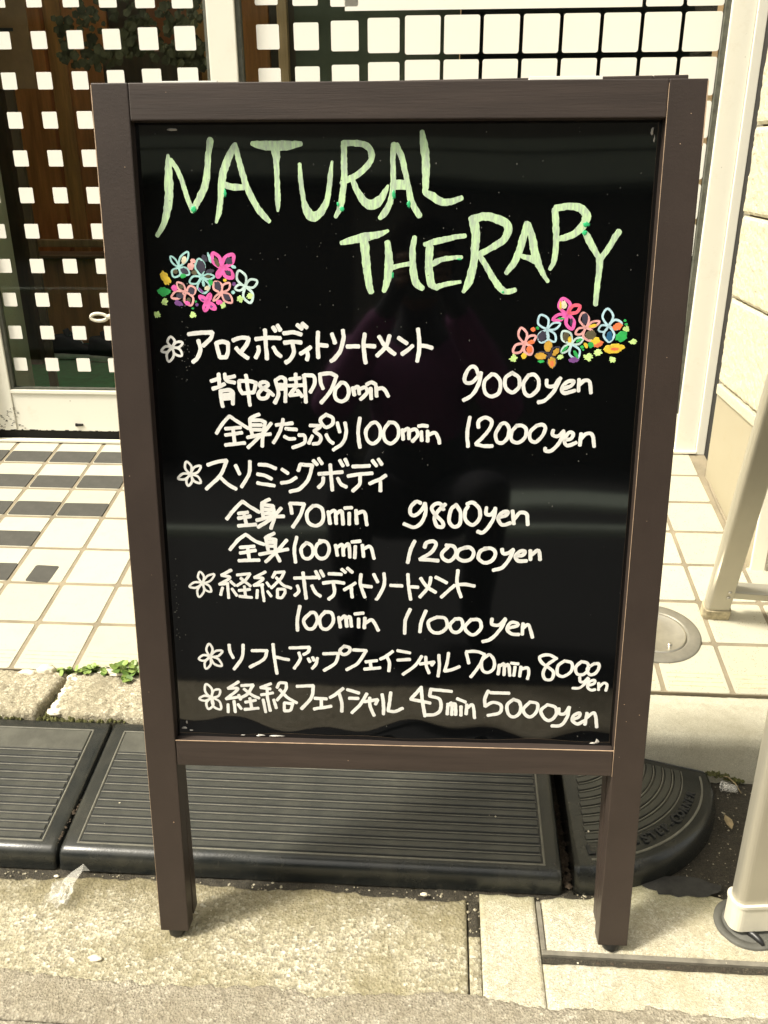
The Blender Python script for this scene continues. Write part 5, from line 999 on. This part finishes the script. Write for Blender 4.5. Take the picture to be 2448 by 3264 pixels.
def stroke(vs, fs, P, lift, rnd, rough=0):
    w0 = sum(p[2] for p in P)/len(P); Q = catmull(P, max(.0011, w0*.28)); n = len(Q)
    # caps
    def ext(a, b, w):
        dx, dy = a[0]-b[0], a[1]-b[1]; l = math.hypot(dx, dy) or 1; return dx/l, dy/l
    e0 = ext(Q[0], Q[1], 0); e1 = ext(Q[-1], Q[-2], 0); rows = []
    capn = 3
    for k in range(capn, 0, -1):
        t = k/capn; rows.append((Q[0][0]+e0[0]*Q[0][2]*.34*t, Q[0][1]+e0[1]*Q[0][2]*.34*t, Q[0][2]*math.sqrt(max(.02, 1-t*t))))
    rows += Q
    for k in range(1, capn+1):
        t = k/capn; rows.append((Q[-1][0]+e1[0]*Q[-1][2]*.34*t, Q[-1][1]+e1[1]*Q[-1][2]*.34*t, Q[-1][2]*math.sqrt(max(.02, 1-t*t))))
    b0 = len(vs); hgt = .00005+.00002*rnd.random()+lift; w_s = 1.07 if rough < .1 else 1.03; ph = rnd.random()*50
    for i, (x, y, w) in enumerate(rows):
        a = rows[max(0, i-1)]; b = rows[min(len(rows)-1, i+1)]; dx, dy = b[0]-a[0], b[1]-a[1]; l = math.hypot(dx, dy) or 1; nx, ny = -dy/l, dx/l
        w *= w_s; wl = w*(1+.17*fbm(x*150+ph, y*170, 0, 3)+rough*fbm(x*500, y*500, ph, 2)); wr = w*(1+.17*fbm(x*150, y*170+ph, 5, 3)+rough*fbm(x*500+9, y*500, ph, 2))
        for t, hh in ((-.5, .00002), (-.465, 1), (.465, 1), (.5, .00002)):
            ww = wl if t < 0 else wr
            px_, py_ = x+nx*ww*t, y+ny*ww*t; vs.append((px_, PD+pdisp(px_, py_)-(hgt*hh if hh > .01 else -.0002), L_-py_))
    for i in range(len(rows)-1):
        for q in range(3): c = b0+i*4+q; fs.append((c, c+4, c+5, c+1))
def dab(vs, fs, u, v, rx, ry, ang, lift, rnd, rag_):
    n = 28; b0 = len(vs); ph = rnd.random()*40; ca, sa = math.cos(R(ang)), math.sin(R(ang))
    for ring, hh in ((1, -.6), (.95, 1), (.45, 1)):
        for k in range(n):
            a = 2*math.pi*k/n; r = ring*(1+rag_*fbm(math.cos(a)*3+ph, math.sin(a)*3, ph, 4))
            x, y = rx*r*math.cos(a), ry*r*math.sin(a); pu, pv = u+x*ca-y*sa, v+x*sa+y*ca; vs.append((pu, PD+pdisp(pu, pv)-(.00012+lift)*hh, L_-pv))
    vs.append((u, PD+pdisp(u, v)-.00012-lift, L_-v))
    for g in range(2):
        for k in range(n): fs.append((b0+g*n+k, b0+g*n+(k+1) % n, b0+(g+1)*n+(k+1) % n, b0+(g+1)*n+k))
    for k in range(n): fs.append((b0+2*n+k, b0+2*n+(k+1) % n, b0+3*n))
rnd = random.Random(77)
for line in GLYPHS.strip().split('\n'):
    t = line.split('|'); ch = t[0]; acc = Acc(); order = 0
    for s in t[1:]:
        c, ty, rest = s[0], s[1], s[2:]; vs, fs = acc.get(c)
        order += 1; lift = .000005*order
        nums = [tuple(int(x)/10000 for x in p.split(',')) for p in rest.split(' ')]
        if ty == 'd':
            (u, v, rx), (ry, an, _) = nums; an *= 10000
            if ch == 'leaf':
                vs, fs = [], []; dab(vs, fs, u, v, rx*1.06, ry*1.06, an, .000002*order, rnd, .6 if c == 'l' else .3)
                link('painted_dot' if c != 'g' else 'painted_leaf', mesh(vs, fs, False), 'paint_'+c, board); continue
            dab(vs, fs, u, v, rx, ry, an, .000012*order, rnd, .6 if c == 'l' else .32)
        else: stroke(vs, fs, nums, lift, rnd, .12 if c == 'G' else .03)
    if ch == 'leaf':
        continue
    elif ch == '*': nm, lab = 'painted_flower', None
    elif ch.isdigit(): nm, lab = 'painted_digit', None
    elif ord(ch[0]) < 128: nm, lab = 'painted_letter', None
    else: nm, lab = 'painted_character', None
    allv = []; allf = []; mi = []; names = []
    for c, (vs, fs) in acc.d.items():
        if not vs: continue
        b0 = len(allv); allv += vs; allf += [tuple(q+b0 for q in f) for f in fs]; mi += [len(names)]*len(fs); names.append('paint_'+c)
    me = mesh(allv, allf, False)
    for nme in names: me.materials.append(MAT[nme])
    me.polygons.foreach_set('material_index', mi)
    o = bpy.data.objects.new(nm, me); col.objects.link(o); o.parent = board
    if lab: o['label'] = lab
rnd = random.Random(91); vs = []; fs = []
for k in range(210):
    u, v = rnd.uniform(st+.008, Wd-st-.008), ra+.01+(rb-ra-.02)*rnd.random()
    if k < 70: u, v = rnd.gauss(.30, .13), rnd.gauss(.14, .07)
    elif k < 100: u, v = .074+rnd.gauss(0, .0012)+(.0035 if k % 2 else 0), rnd.uniform(.19, .30)
    elif k < 120: u, v = st+.006+abs(rnd.gauss(0, .003)), rnd.uniform(.48, .60)
    if not (st+.004 < u < Wd-st-.004 and ra < v < rb): continue
    s = rnd.uniform(.0003, .0008)*(1.5 if 100 <= k < 120 else 1); b0 = len(vs); y_ = PD+pdisp(u, v)-.00012
    vs += [(u-s, y_, L_-v), (u, y_, L_-v-s*rnd.uniform(.4, 1.6)), (u+s*rnd.uniform(.4, 1), y_, L_-v), (u, y_, L_-v+s)]; fs.append((b0, b0+1, b0+2, b0+3))
o = link('dust_specks', mesh(vs, fs), 'speck_dust', board); o['kind'] = 'stuff'
# green spots of an older coat showing beside the title letters
for (u, v, a, b) in GREENS:
    vs, fs = [], []; dab(vs, fs, u, v, a*.62, b*.62, 0, .00016, rnd, .5); o = link('green_spot', mesh(vs, fs, True), 'paint_n', board)

# ================================================================ ALUMINIUM STAND
sd_ = empty('aluminium_stand', (.42, .87, 0)); tag(sd_, 'folding aluminium stand with cream capped legs at the right edge', 'stand')
AO = Vector((-.42, -.87, 0))
def leg(name, a, b, w, d, mat, yaw=0, r=.011, one=True):
    a, b = Vector(a)+AO, Vector(b)+AO; ax = (b-a).normalized(); rt = Vector((math.cos(yaw), math.sin(yaw), 0)); rt = (rt-ax*rt.dot(ax)).normalized(); fr_ = ax.cross(rt)
    ring = []
    for (sx, sy, a0, rr_) in ((1, -1, -90, .003 if one else r), (1, 1, 0, .003 if one else r), (-1, 1, 90, r), (-1, -1, 180, r)):
        for k in range(7): t = R(a0+15*k); ring.append((sx*(w/2-rr_)+rr_*math.cos(t), sy*(d/2-rr_)+rr_*math.sin(t)))
    vs = []; n = len(ring)
    for p in (a, b):
        for x, y in ring: vs.append(p+rt*x+fr_*y)
    fs = [(k, (k+1) % n, n+(k+1) % n, n+k) for k in range(n)]+[tuple(range(n))[::-1], tuple(range(n, 2*n))]
    return link(name, mesh(vs, fs, False), mat, sd_)
FA, FB = Vector((.4130, .880, .012)), Vector((.4330, .925, 1.15))
RA_, RB_ = Vector((.530, 1.512, .118)), Vector((.4635, 1.075, 1.118))
for dx in (0, .46):
    D = Vector((dx, 0, 0)); f_ax = (FB-FA).normalized(); r_ax = (RB_-RA_).normalized()
    leg('front_leg', FA+D+f_ax*.02, FB+D, .0465, .028, 'aluminium', .14)
    leg('foot_cap', FA+D-f_ax*.001, FA+D+f_ax*.036, .0530, .0345, 'cap_plastic', .14, .013)
    leg('cap_collar', FA+D+f_ax*.0362, FA+D+f_ax*.0405, .0555, .037, 'cap_plastic', .14, .014)
    leg('rear_leg', RA_+D+r_ax*.02, RB_+D, .0445, .028, 'aluminium', -.02)
    leg('foot_cap', RA_+D+r_ax*.001, RA_+D+r_ax*.034, .050, .0335, 'old_cap', -.02, .013)
    for q in (.068, .083): 
        bm = bmesh.new(); lathe(bm, [(0, .0035), (.0025, .0028), (.0038, .001), (.004, -.002)], 14); o = link('rivet', bmmesh(bm, True), 'steel', sd_)
        o.rotation_euler = (R(90-22), 0, 0); o.location = RA_+D+r_ax*q+AO+Vector((.012, -.0155, 0))
leg('crossbar', (.548, 1.490, .186), (.98, 1.462, .176), .030, .018, 'aluminium', 0, .003)
leg('crossbar', (.4635, 1.06, 1.10), (.92, 1.06, 1.10), .03, .02, 'aluminium', 0, .003)
leg('top_bar', (.41, 1.0, 1.16), (.93, 1.0, 1.16), .14, .03, 'aluminium', R(90), .006)

# ================================================================ LITTER AND WEEDS
def crumple(name, c, s, seed, mat, lab, cat, sub=3, sq=(1, 1, .6)):
    bm = bmesh.new(); bmesh.ops.create_icosphere(bm, subdivisions=sub, radius=1)
    for v in bm.verts:
        k = 1+.75*noise.noise(v.co*2.3+Vector((seed, 0, 0)))+.3*noise.noise(v.co*6+Vector((0, seed, 0)))
        v.co = Vector((v.co.x*sq[0]*k*s, v.co.y*sq[1]*k*s, max(v.co.z, -.6)*sq[2]*k*s))
    o = link(name, bmmesh(bm), mat); o.location = c; return tag(o, lab, cat)
w_ = empty('crumpled_wrapper', (-.505, .868, .006)); tag(w_, 'crumpled clear plastic wrapper lying in front of the gap between mats', 'litter')
rnd = random.Random(5); vs = []; fs = []
for i in range(11):
    for j in range(11):
        x, y = (i/10-.5)*.036, (j/10-.5)*.036
        vs.append((x*(1-.25*(j/10))+.004*noise.noise(Vector((i*.5, j*.5, 1))), y-.006+.006*noise.noise(Vector((i*.4, j*.6, 4))), .010+.013*noise.noise(Vector((i*.42, j*.42, 9)))+.004*noise.noise(Vector((i*1.3, j*1.3, 2)))))
fs = [(i*11+j, (i+1)*11+j, (i+1)*11+j+1, i*11+j+1) for i in range(10) for j in range(10)]
link('film', mesh(vs, fs), 'clear_plastic', w_)
vs = [(.000, .008, .012), (.012, .006, .010), (.019, .028, .017), (.026, .036, .010), (.014, .044, .014), (.004, .026, .016), (-.004, .016, .012)]
link('film_strip', mesh(vs, [(0, 1, 2), (0, 2, 5), (2, 3, 4), (2, 4, 5), (0, 5, 6)]), 'clear_plastic', w_)
link('film', mesh([(v[0]*.8+.002*noise.noise(Vector(v)*90), v[1]*.8-.004, v[2]*.55+.002) for v in [(x_/10*.036-.018, y_/10*.036-.02, .01+.012*noise.noise(Vector((x_*.7, y_*.5, 30)))) for x_ in range(11) for y_ in range(11)]], fs), 'clear_plastic', w_)
cp_ = empty('plastic_cap', (.471, 1.150, .006), (0, R(74), R(-38))); tag(cp_, 'small clear plastic cap on black asphalt below the pale kerb', 'litter')
bm = bmesh.new(); lathe(bm, [(.0078, -.012), (.0075, -.004), (.0066, .004), (.0058, .012), (0, .0125)], 20); link('cap_shell', bmmesh(bm, True), 'clear_plastic', cp_)
bm = bmesh.new(); lathe(bm, [(.0078, -.012), (.0092, -.0118), (.0092, -.0105), (.0078, -.0100)], 20); link('cap_rim', bmmesh(bm, True), 'clear_plastic', cp_)
tag(link('twig', tube_mesh([(.463, 1.176, .008), (.474, 1.168, .012), (.481, 1.152, .012), (.486, 1.137, .006)], [.0008, .001, .001, .0006], 6), 'dead_leaf'), 'thin dry stalk beside the clear plastic cap', 'twig')
def leaflet(name, loc, rz, s, lab, cat='leaf'):
    vs = [(0, -1, 0), (.45, -.4, .12), (.5, .2, .2), (0, 1, .1), (-.5, .2, .25), (-.4, -.4, .1), (0, 0, .05)]
    o = link(name, mesh([(a*s, b*s, c*s) for a, b, c in vs], [(k, (k+1) % 6, 6) for k in range(6)]), 'dead_leaf'); o.location = loc; o.rotation_euler = (.2, .1, rz); return tag(o, lab, cat)
leaflet('dry_leaf', (.4475, 1.073, .004), .2, .013, 'dry curled leaf against the round rim of the corner mat')
leaflet('dry_leaf', (.508, 1.095, .003), 1.1, .008, 'small brown leaf on the asphalt near the front leg')
# chip of leaf lying on a tile
o = leaflet('dry_leaf', (-.62, 1.62, .1435), 1.3, .005, 'tiny dry leaf scrap on a white tile left of the signboard')
# weeds in the joint between tiles and kerb
lm = {}
def leafmesh(kind):
    if kind not in lm:
        n = 10; vs = [(0, 0, 0)]
        for k in range(n): a = 2*math.pi*k/n; r = 1+.12*math.cos(3*a+kind); vs.append((r*math.cos(a), r*math.sin(a), .18+.1*math.cos(2*a)))
        lm[kind] = mesh(vs, [(0, 1+k, 1+(k+1) % n) for k in range(n)], True); lm[kind].materials.append(MAT['leaf' if kind != 2 else 'leaf_dark'])
    return lm[kind]
def weed(loc, spread, n, s, seed, lab, hgt=.016):
    rnd = random.Random(seed); w = empty('weed', loc); tag(w, lab, 'weed')
    sv = []
    for k in range(n):
        x = rnd.uniform(-1, 1)*spread[0]; y = rnd.gauss(0, .45)*spread[1]; z = rnd.uniform(.15, 1)*hgt*(1-.5*abs(x)/spread[0])
        o = bpy.data.objects.new('leaf', leafmesh(rnd.randrange(3))); col.objects.link(o); o.parent = w; ss = s*rnd.uniform(.55, 1.25); o.scale = (ss, ss*rnd.uniform(.7, 1), ss)
        o.location = (x, y-.004, z); o.rotation_euler = (rnd.uniform(-.1, .9), rnd.uniform(-.5, .5), rnd.uniform(0, 6)); sv.append((x, y-.004, z))
    vs = []; fs = []
    for (x, y, z) in sv:
        me = tube_mesh([(x*.5, y*.3, -.006), (x*.8, y*.7, z*.6), (x, y, z)], [.0006, .0005, .0004], 4); b0 = len(vs)
        vs += [v.co.copy() for v in me.vertices]; fs += [tuple(b0+i for i in p.vertices) for p in me.polygons]; bpy.data.meshes.remove(me)
    link('stems', mesh(vs, fs), 'leaf_dark', w)
weed((-.650, 1.300, .081), (.030, .010), 34, .0055, 3, 'small clover-like weed growing in the joint above the mossy kerb gap', .012)
weed((-.610, 1.300, .083), (.019, .012), 30, .0068, 4, 'bushier weed at the bottom of the tile joint left of the signboard', .017)
weed((-.552, 1.302, .083), (.024, .013), 24, .0095, 9, 'broad leaved weed standing highest in front of the white tiles', .026)
weed((-.548, 1.280, .081), (.008, .010), 9, .0065, 10, 'low weed sprig hanging over the kerb stone', .010)
# grit
def grit(name, spots, seed, mat, lab):
    rnd = random.Random(seed); vs = []; fs = []
    for (x0, x1, y0, y1, z, n, r) in spots:
        for k in range(n):
            x, y = rnd.uniform(x0, x1), rnd.uniform(y0, y1); s = r*rnd.uniform(.35, 1.2)**2; b0 = len(vs)
            for d in ((1, 0, 0), (0, 1, 0), (-1, 0, 0), (0, -1, 0), (0, 0, 1)): vs.append((x+d[0]*s*rnd.uniform(.7, 1.3), y+d[1]*s*rnd.uniform(.7, 1.3), z+d[2]*s*rnd.uniform(.5, 1)))
            fs += [(b0, b0+1, b0+4), (b0+1, b0+2, b0+4), (b0+2, b0+3, b0+4), (b0+3, b0, b0+4)]
    return tag(link(name, mesh(vs, fs), mat), lab, 'grit', kind='stuff')
grit('grit', [(-1.0, .2, .900, .921, -.006, 380, .0017), (.28, .55, .93, 1.17, -.006, 420, .0015), (.20, .40, .905, .95, -.004, 160, .0018), (.05, .065, .74, .9, -.003, 50, .002)], 6, 'kerb_stone', 'pale grit lying on the black asphalt')
grit('grit', [(-1.0, 1.0, .68, .88, .0005, 260, .0016), (-.6, .2, .96, 1.1, .045, 12, .0015), (.19, .3, .99, 1.0, .045, 2, .002)], 9, 'mortar', 'scattered white grit on the gutter concrete')
grit('grit', [(-.5372, -.5338, .93, 1.15, .036, 80, .0024), (.181, .1945, .93, 1.1, .004, 160, .004)], 10, 'gap_dirt', 'dirt collected in the gaps between the rubber mats')
for (x, y, s) in ((-.424, .776, .0065), (-.010, .906, .004), (-.53, .905, .003)):
    lump((x, y, .002), s, 'mortar', x*40, (1.3, .7, .5), None, 'pebble', None)
labs = ['flat white pebble on the gutter near the road edge', 'white crumb of stone in front of the wide mat', 'tiny white pebble beside the crumpled wrapper']
for o, l in zip([o for o in S.objects if o.name.startswith('pebble')], labs): tag(o, l, 'pebble')

# ================================================================ ACROSS THE STREET (seen in the black panel)
ob = empty('opposite_building', (0, -5, 0)); tag(ob, 'grey building across the street with a pale shop fascia', 'building')
def qb(n, a, b, m): return box(n, Vector(a)+Vector((0, 5, 0)), Vector(b)+Vector((0, 5, 0)), m, ob, .01)
qb('wall', (-16, -5.4, -.05), (16, -5.0, 2.10), 'shop_dark'); qb('fascia', (-16, -5.4, 2.101), (16, -4.72, 2.30), 'street_fascia'); qb('fascia', (-16, -5.4, 2.33), (16, -4.74, 2.50), 'street_fascia')
qb('upper_wall', (-16, -5.4, 2.501), (16, -5.0, 3.1), 'street_wall')
for k in range(9):
    qb('pier', (-14+3.4*k, -5.08, -.05), (-13.5+3.4*k, -4.98, 2.10), 'street_wall')
# the photographer, crouching behind the camera
def skin(name, V, E, rad, mat, parent, sub=2):
    me = bpy.data.meshes.new(name); me.from_pydata(V, E, []); o = bpy.data.objects.new(name, me); col.objects.link(o)
    m_ = o.modifiers.new('s', 'SKIN'); me.skin_vertices[0].data[0].use_root = True
    for i, r in enumerate(rad): me.skin_vertices[0].data[i].radius = (r, r) if not isinstance(r, tuple) else r
    m2_ = o.modifiers.new('d', 'SUBSURF'); m2_.levels = sub; m2_.render_levels = sub
    dg = bpy.context.evaluated_depsgraph_get(); dg.update(); me2 = bpy.data.meshes.new_from_object(o.evaluated_get(dg)); bpy.data.objects.remove(o)
    me2.polygons.foreach_set('use_smooth', [True]*len(me2.polygons)); me2.materials.clear(); return link(name, me2, mat, parent)
pr = empty('person', (0, -.5, 0)); tag(pr, 'crouching person in a purple top and dark trousers holding up a phone', 'person')
V = [(0, -.02, .40), (0, .0, .55), (0, .04, .70), (0, .05, .78), (0, .08, .84), (0, .12, .91), (0, .15, .985), (0, .15, 1.04)]
E_ = [(k, k+1) for k in range(7)]; rad = [.12, .115, .12, .10, .045, .055, .082, .05]
for s in (-1, 1):
    b0 = len(V); V += [(s*.15, .05, .76), (s*.22, .16, .62), (s*.13, .30, .78), (s*.055, .405, .90), (s*.045, .425, .94)]
    E_ += [(3, b0), (b0, b0+1), (b0+1, b0+2), (b0+2, b0+3), (b0+3, b0+4)]; rad += [.055, .042, .032, .022, .024]
    b0 = len(V); V += [(s*.10, .02, .36), (s*.17, .32, .46), (s*.16, .12, .10), (s*.17, .24, .04)]
    E_ += [(0, b0), (b0, b0+1), (b0+1, b0+2), (b0+2, b0+3)]; rad += [.095, .062, .045, .035]
skin('body', V, E_, rad, 'trouser_cloth', pr)
V2 = [(0, .01, .50), (0, .04, .70), (0, .05, .79)]; E2 = [(0, 1), (1, 2)]; r2 = [.135, .14, .10]
for s in (-1, 1):
    b0 = len(V2); V2 += [(s*.155, .05, .765), (s*.225, .16, .62), (s*.13, .30, .78), (s*.075, .375, .86)]; E2 += [(2, b0), (b0, b0+1), (b0+1, b0+2), (b0+2, b0+3)]; r2 += [.068, .054, .044, .036]
skin('top', V2, E2, r2, 'purple_cloth', pr)
bm = bmesh.new(); bmesh.ops.create_uvsphere(bm, u_segments=24, v_segments=16, radius=1)
for v in bm.verts: v.co = Vector((v.co.x*.088, v.co.y*.095+.135, v.co.z*.11+1.0))
link('hair', bmmesh(bm, True), 'hair', pr)
bm = bmesh.new(); bmesh.ops.create_uvsphere(bm, u_segments=24, v_segments=16, radius=1)
for v in bm.verts: v.co = Vector((v.co.x*.070, v.co.y*.080+.165, v.co.z*.095+.965))
link('face', bmmesh(bm, True), 'skin', pr)
link('nose', tube_mesh([(0, .240, .985), (0, .258, .955), (0, .243, .948)], [.006, .011, .006], 8), 'skin', pr)
for s in (-1, 1):
    hd = empty('hand', (s*.045, .43, .945)); hd.parent = pr
    bm = bmesh.new(); bmesh.ops.create_uvsphere(bm, u_segments=16, v_segments=10, radius=1)
    for v in bm.verts: v.co = Vector((v.co.x*.014, v.co.y*.018, v.co.z*.036-.005))
    link('palm', bmmesh(bm, True), 'skin', hd)
    for k in range(4): link('finger', tube_mesh([(s*.006, .004, -.028+k*.017), (s*.008, .024, -.026+k*.017), (-s*.006, .038, -.026+k*.017), (-s*.020, .037, -.026+k*.017)], [.0078, .0072, .0066, .005], 8), 'skin', hd)
    link('thumb', tube_mesh([(0, -.008, .012), (-s*.012, -.012, .026), (-s*.026, -.006, .034)], [.009, .0085, .006], 8), 'skin', hd)
ph = box('smartphone', (-.036, -.066, .878), (.036, -.058, 1.014), 'dark_plastic', None, .003); tag(ph, 'dark phone held up by the crouching person', 'phone')
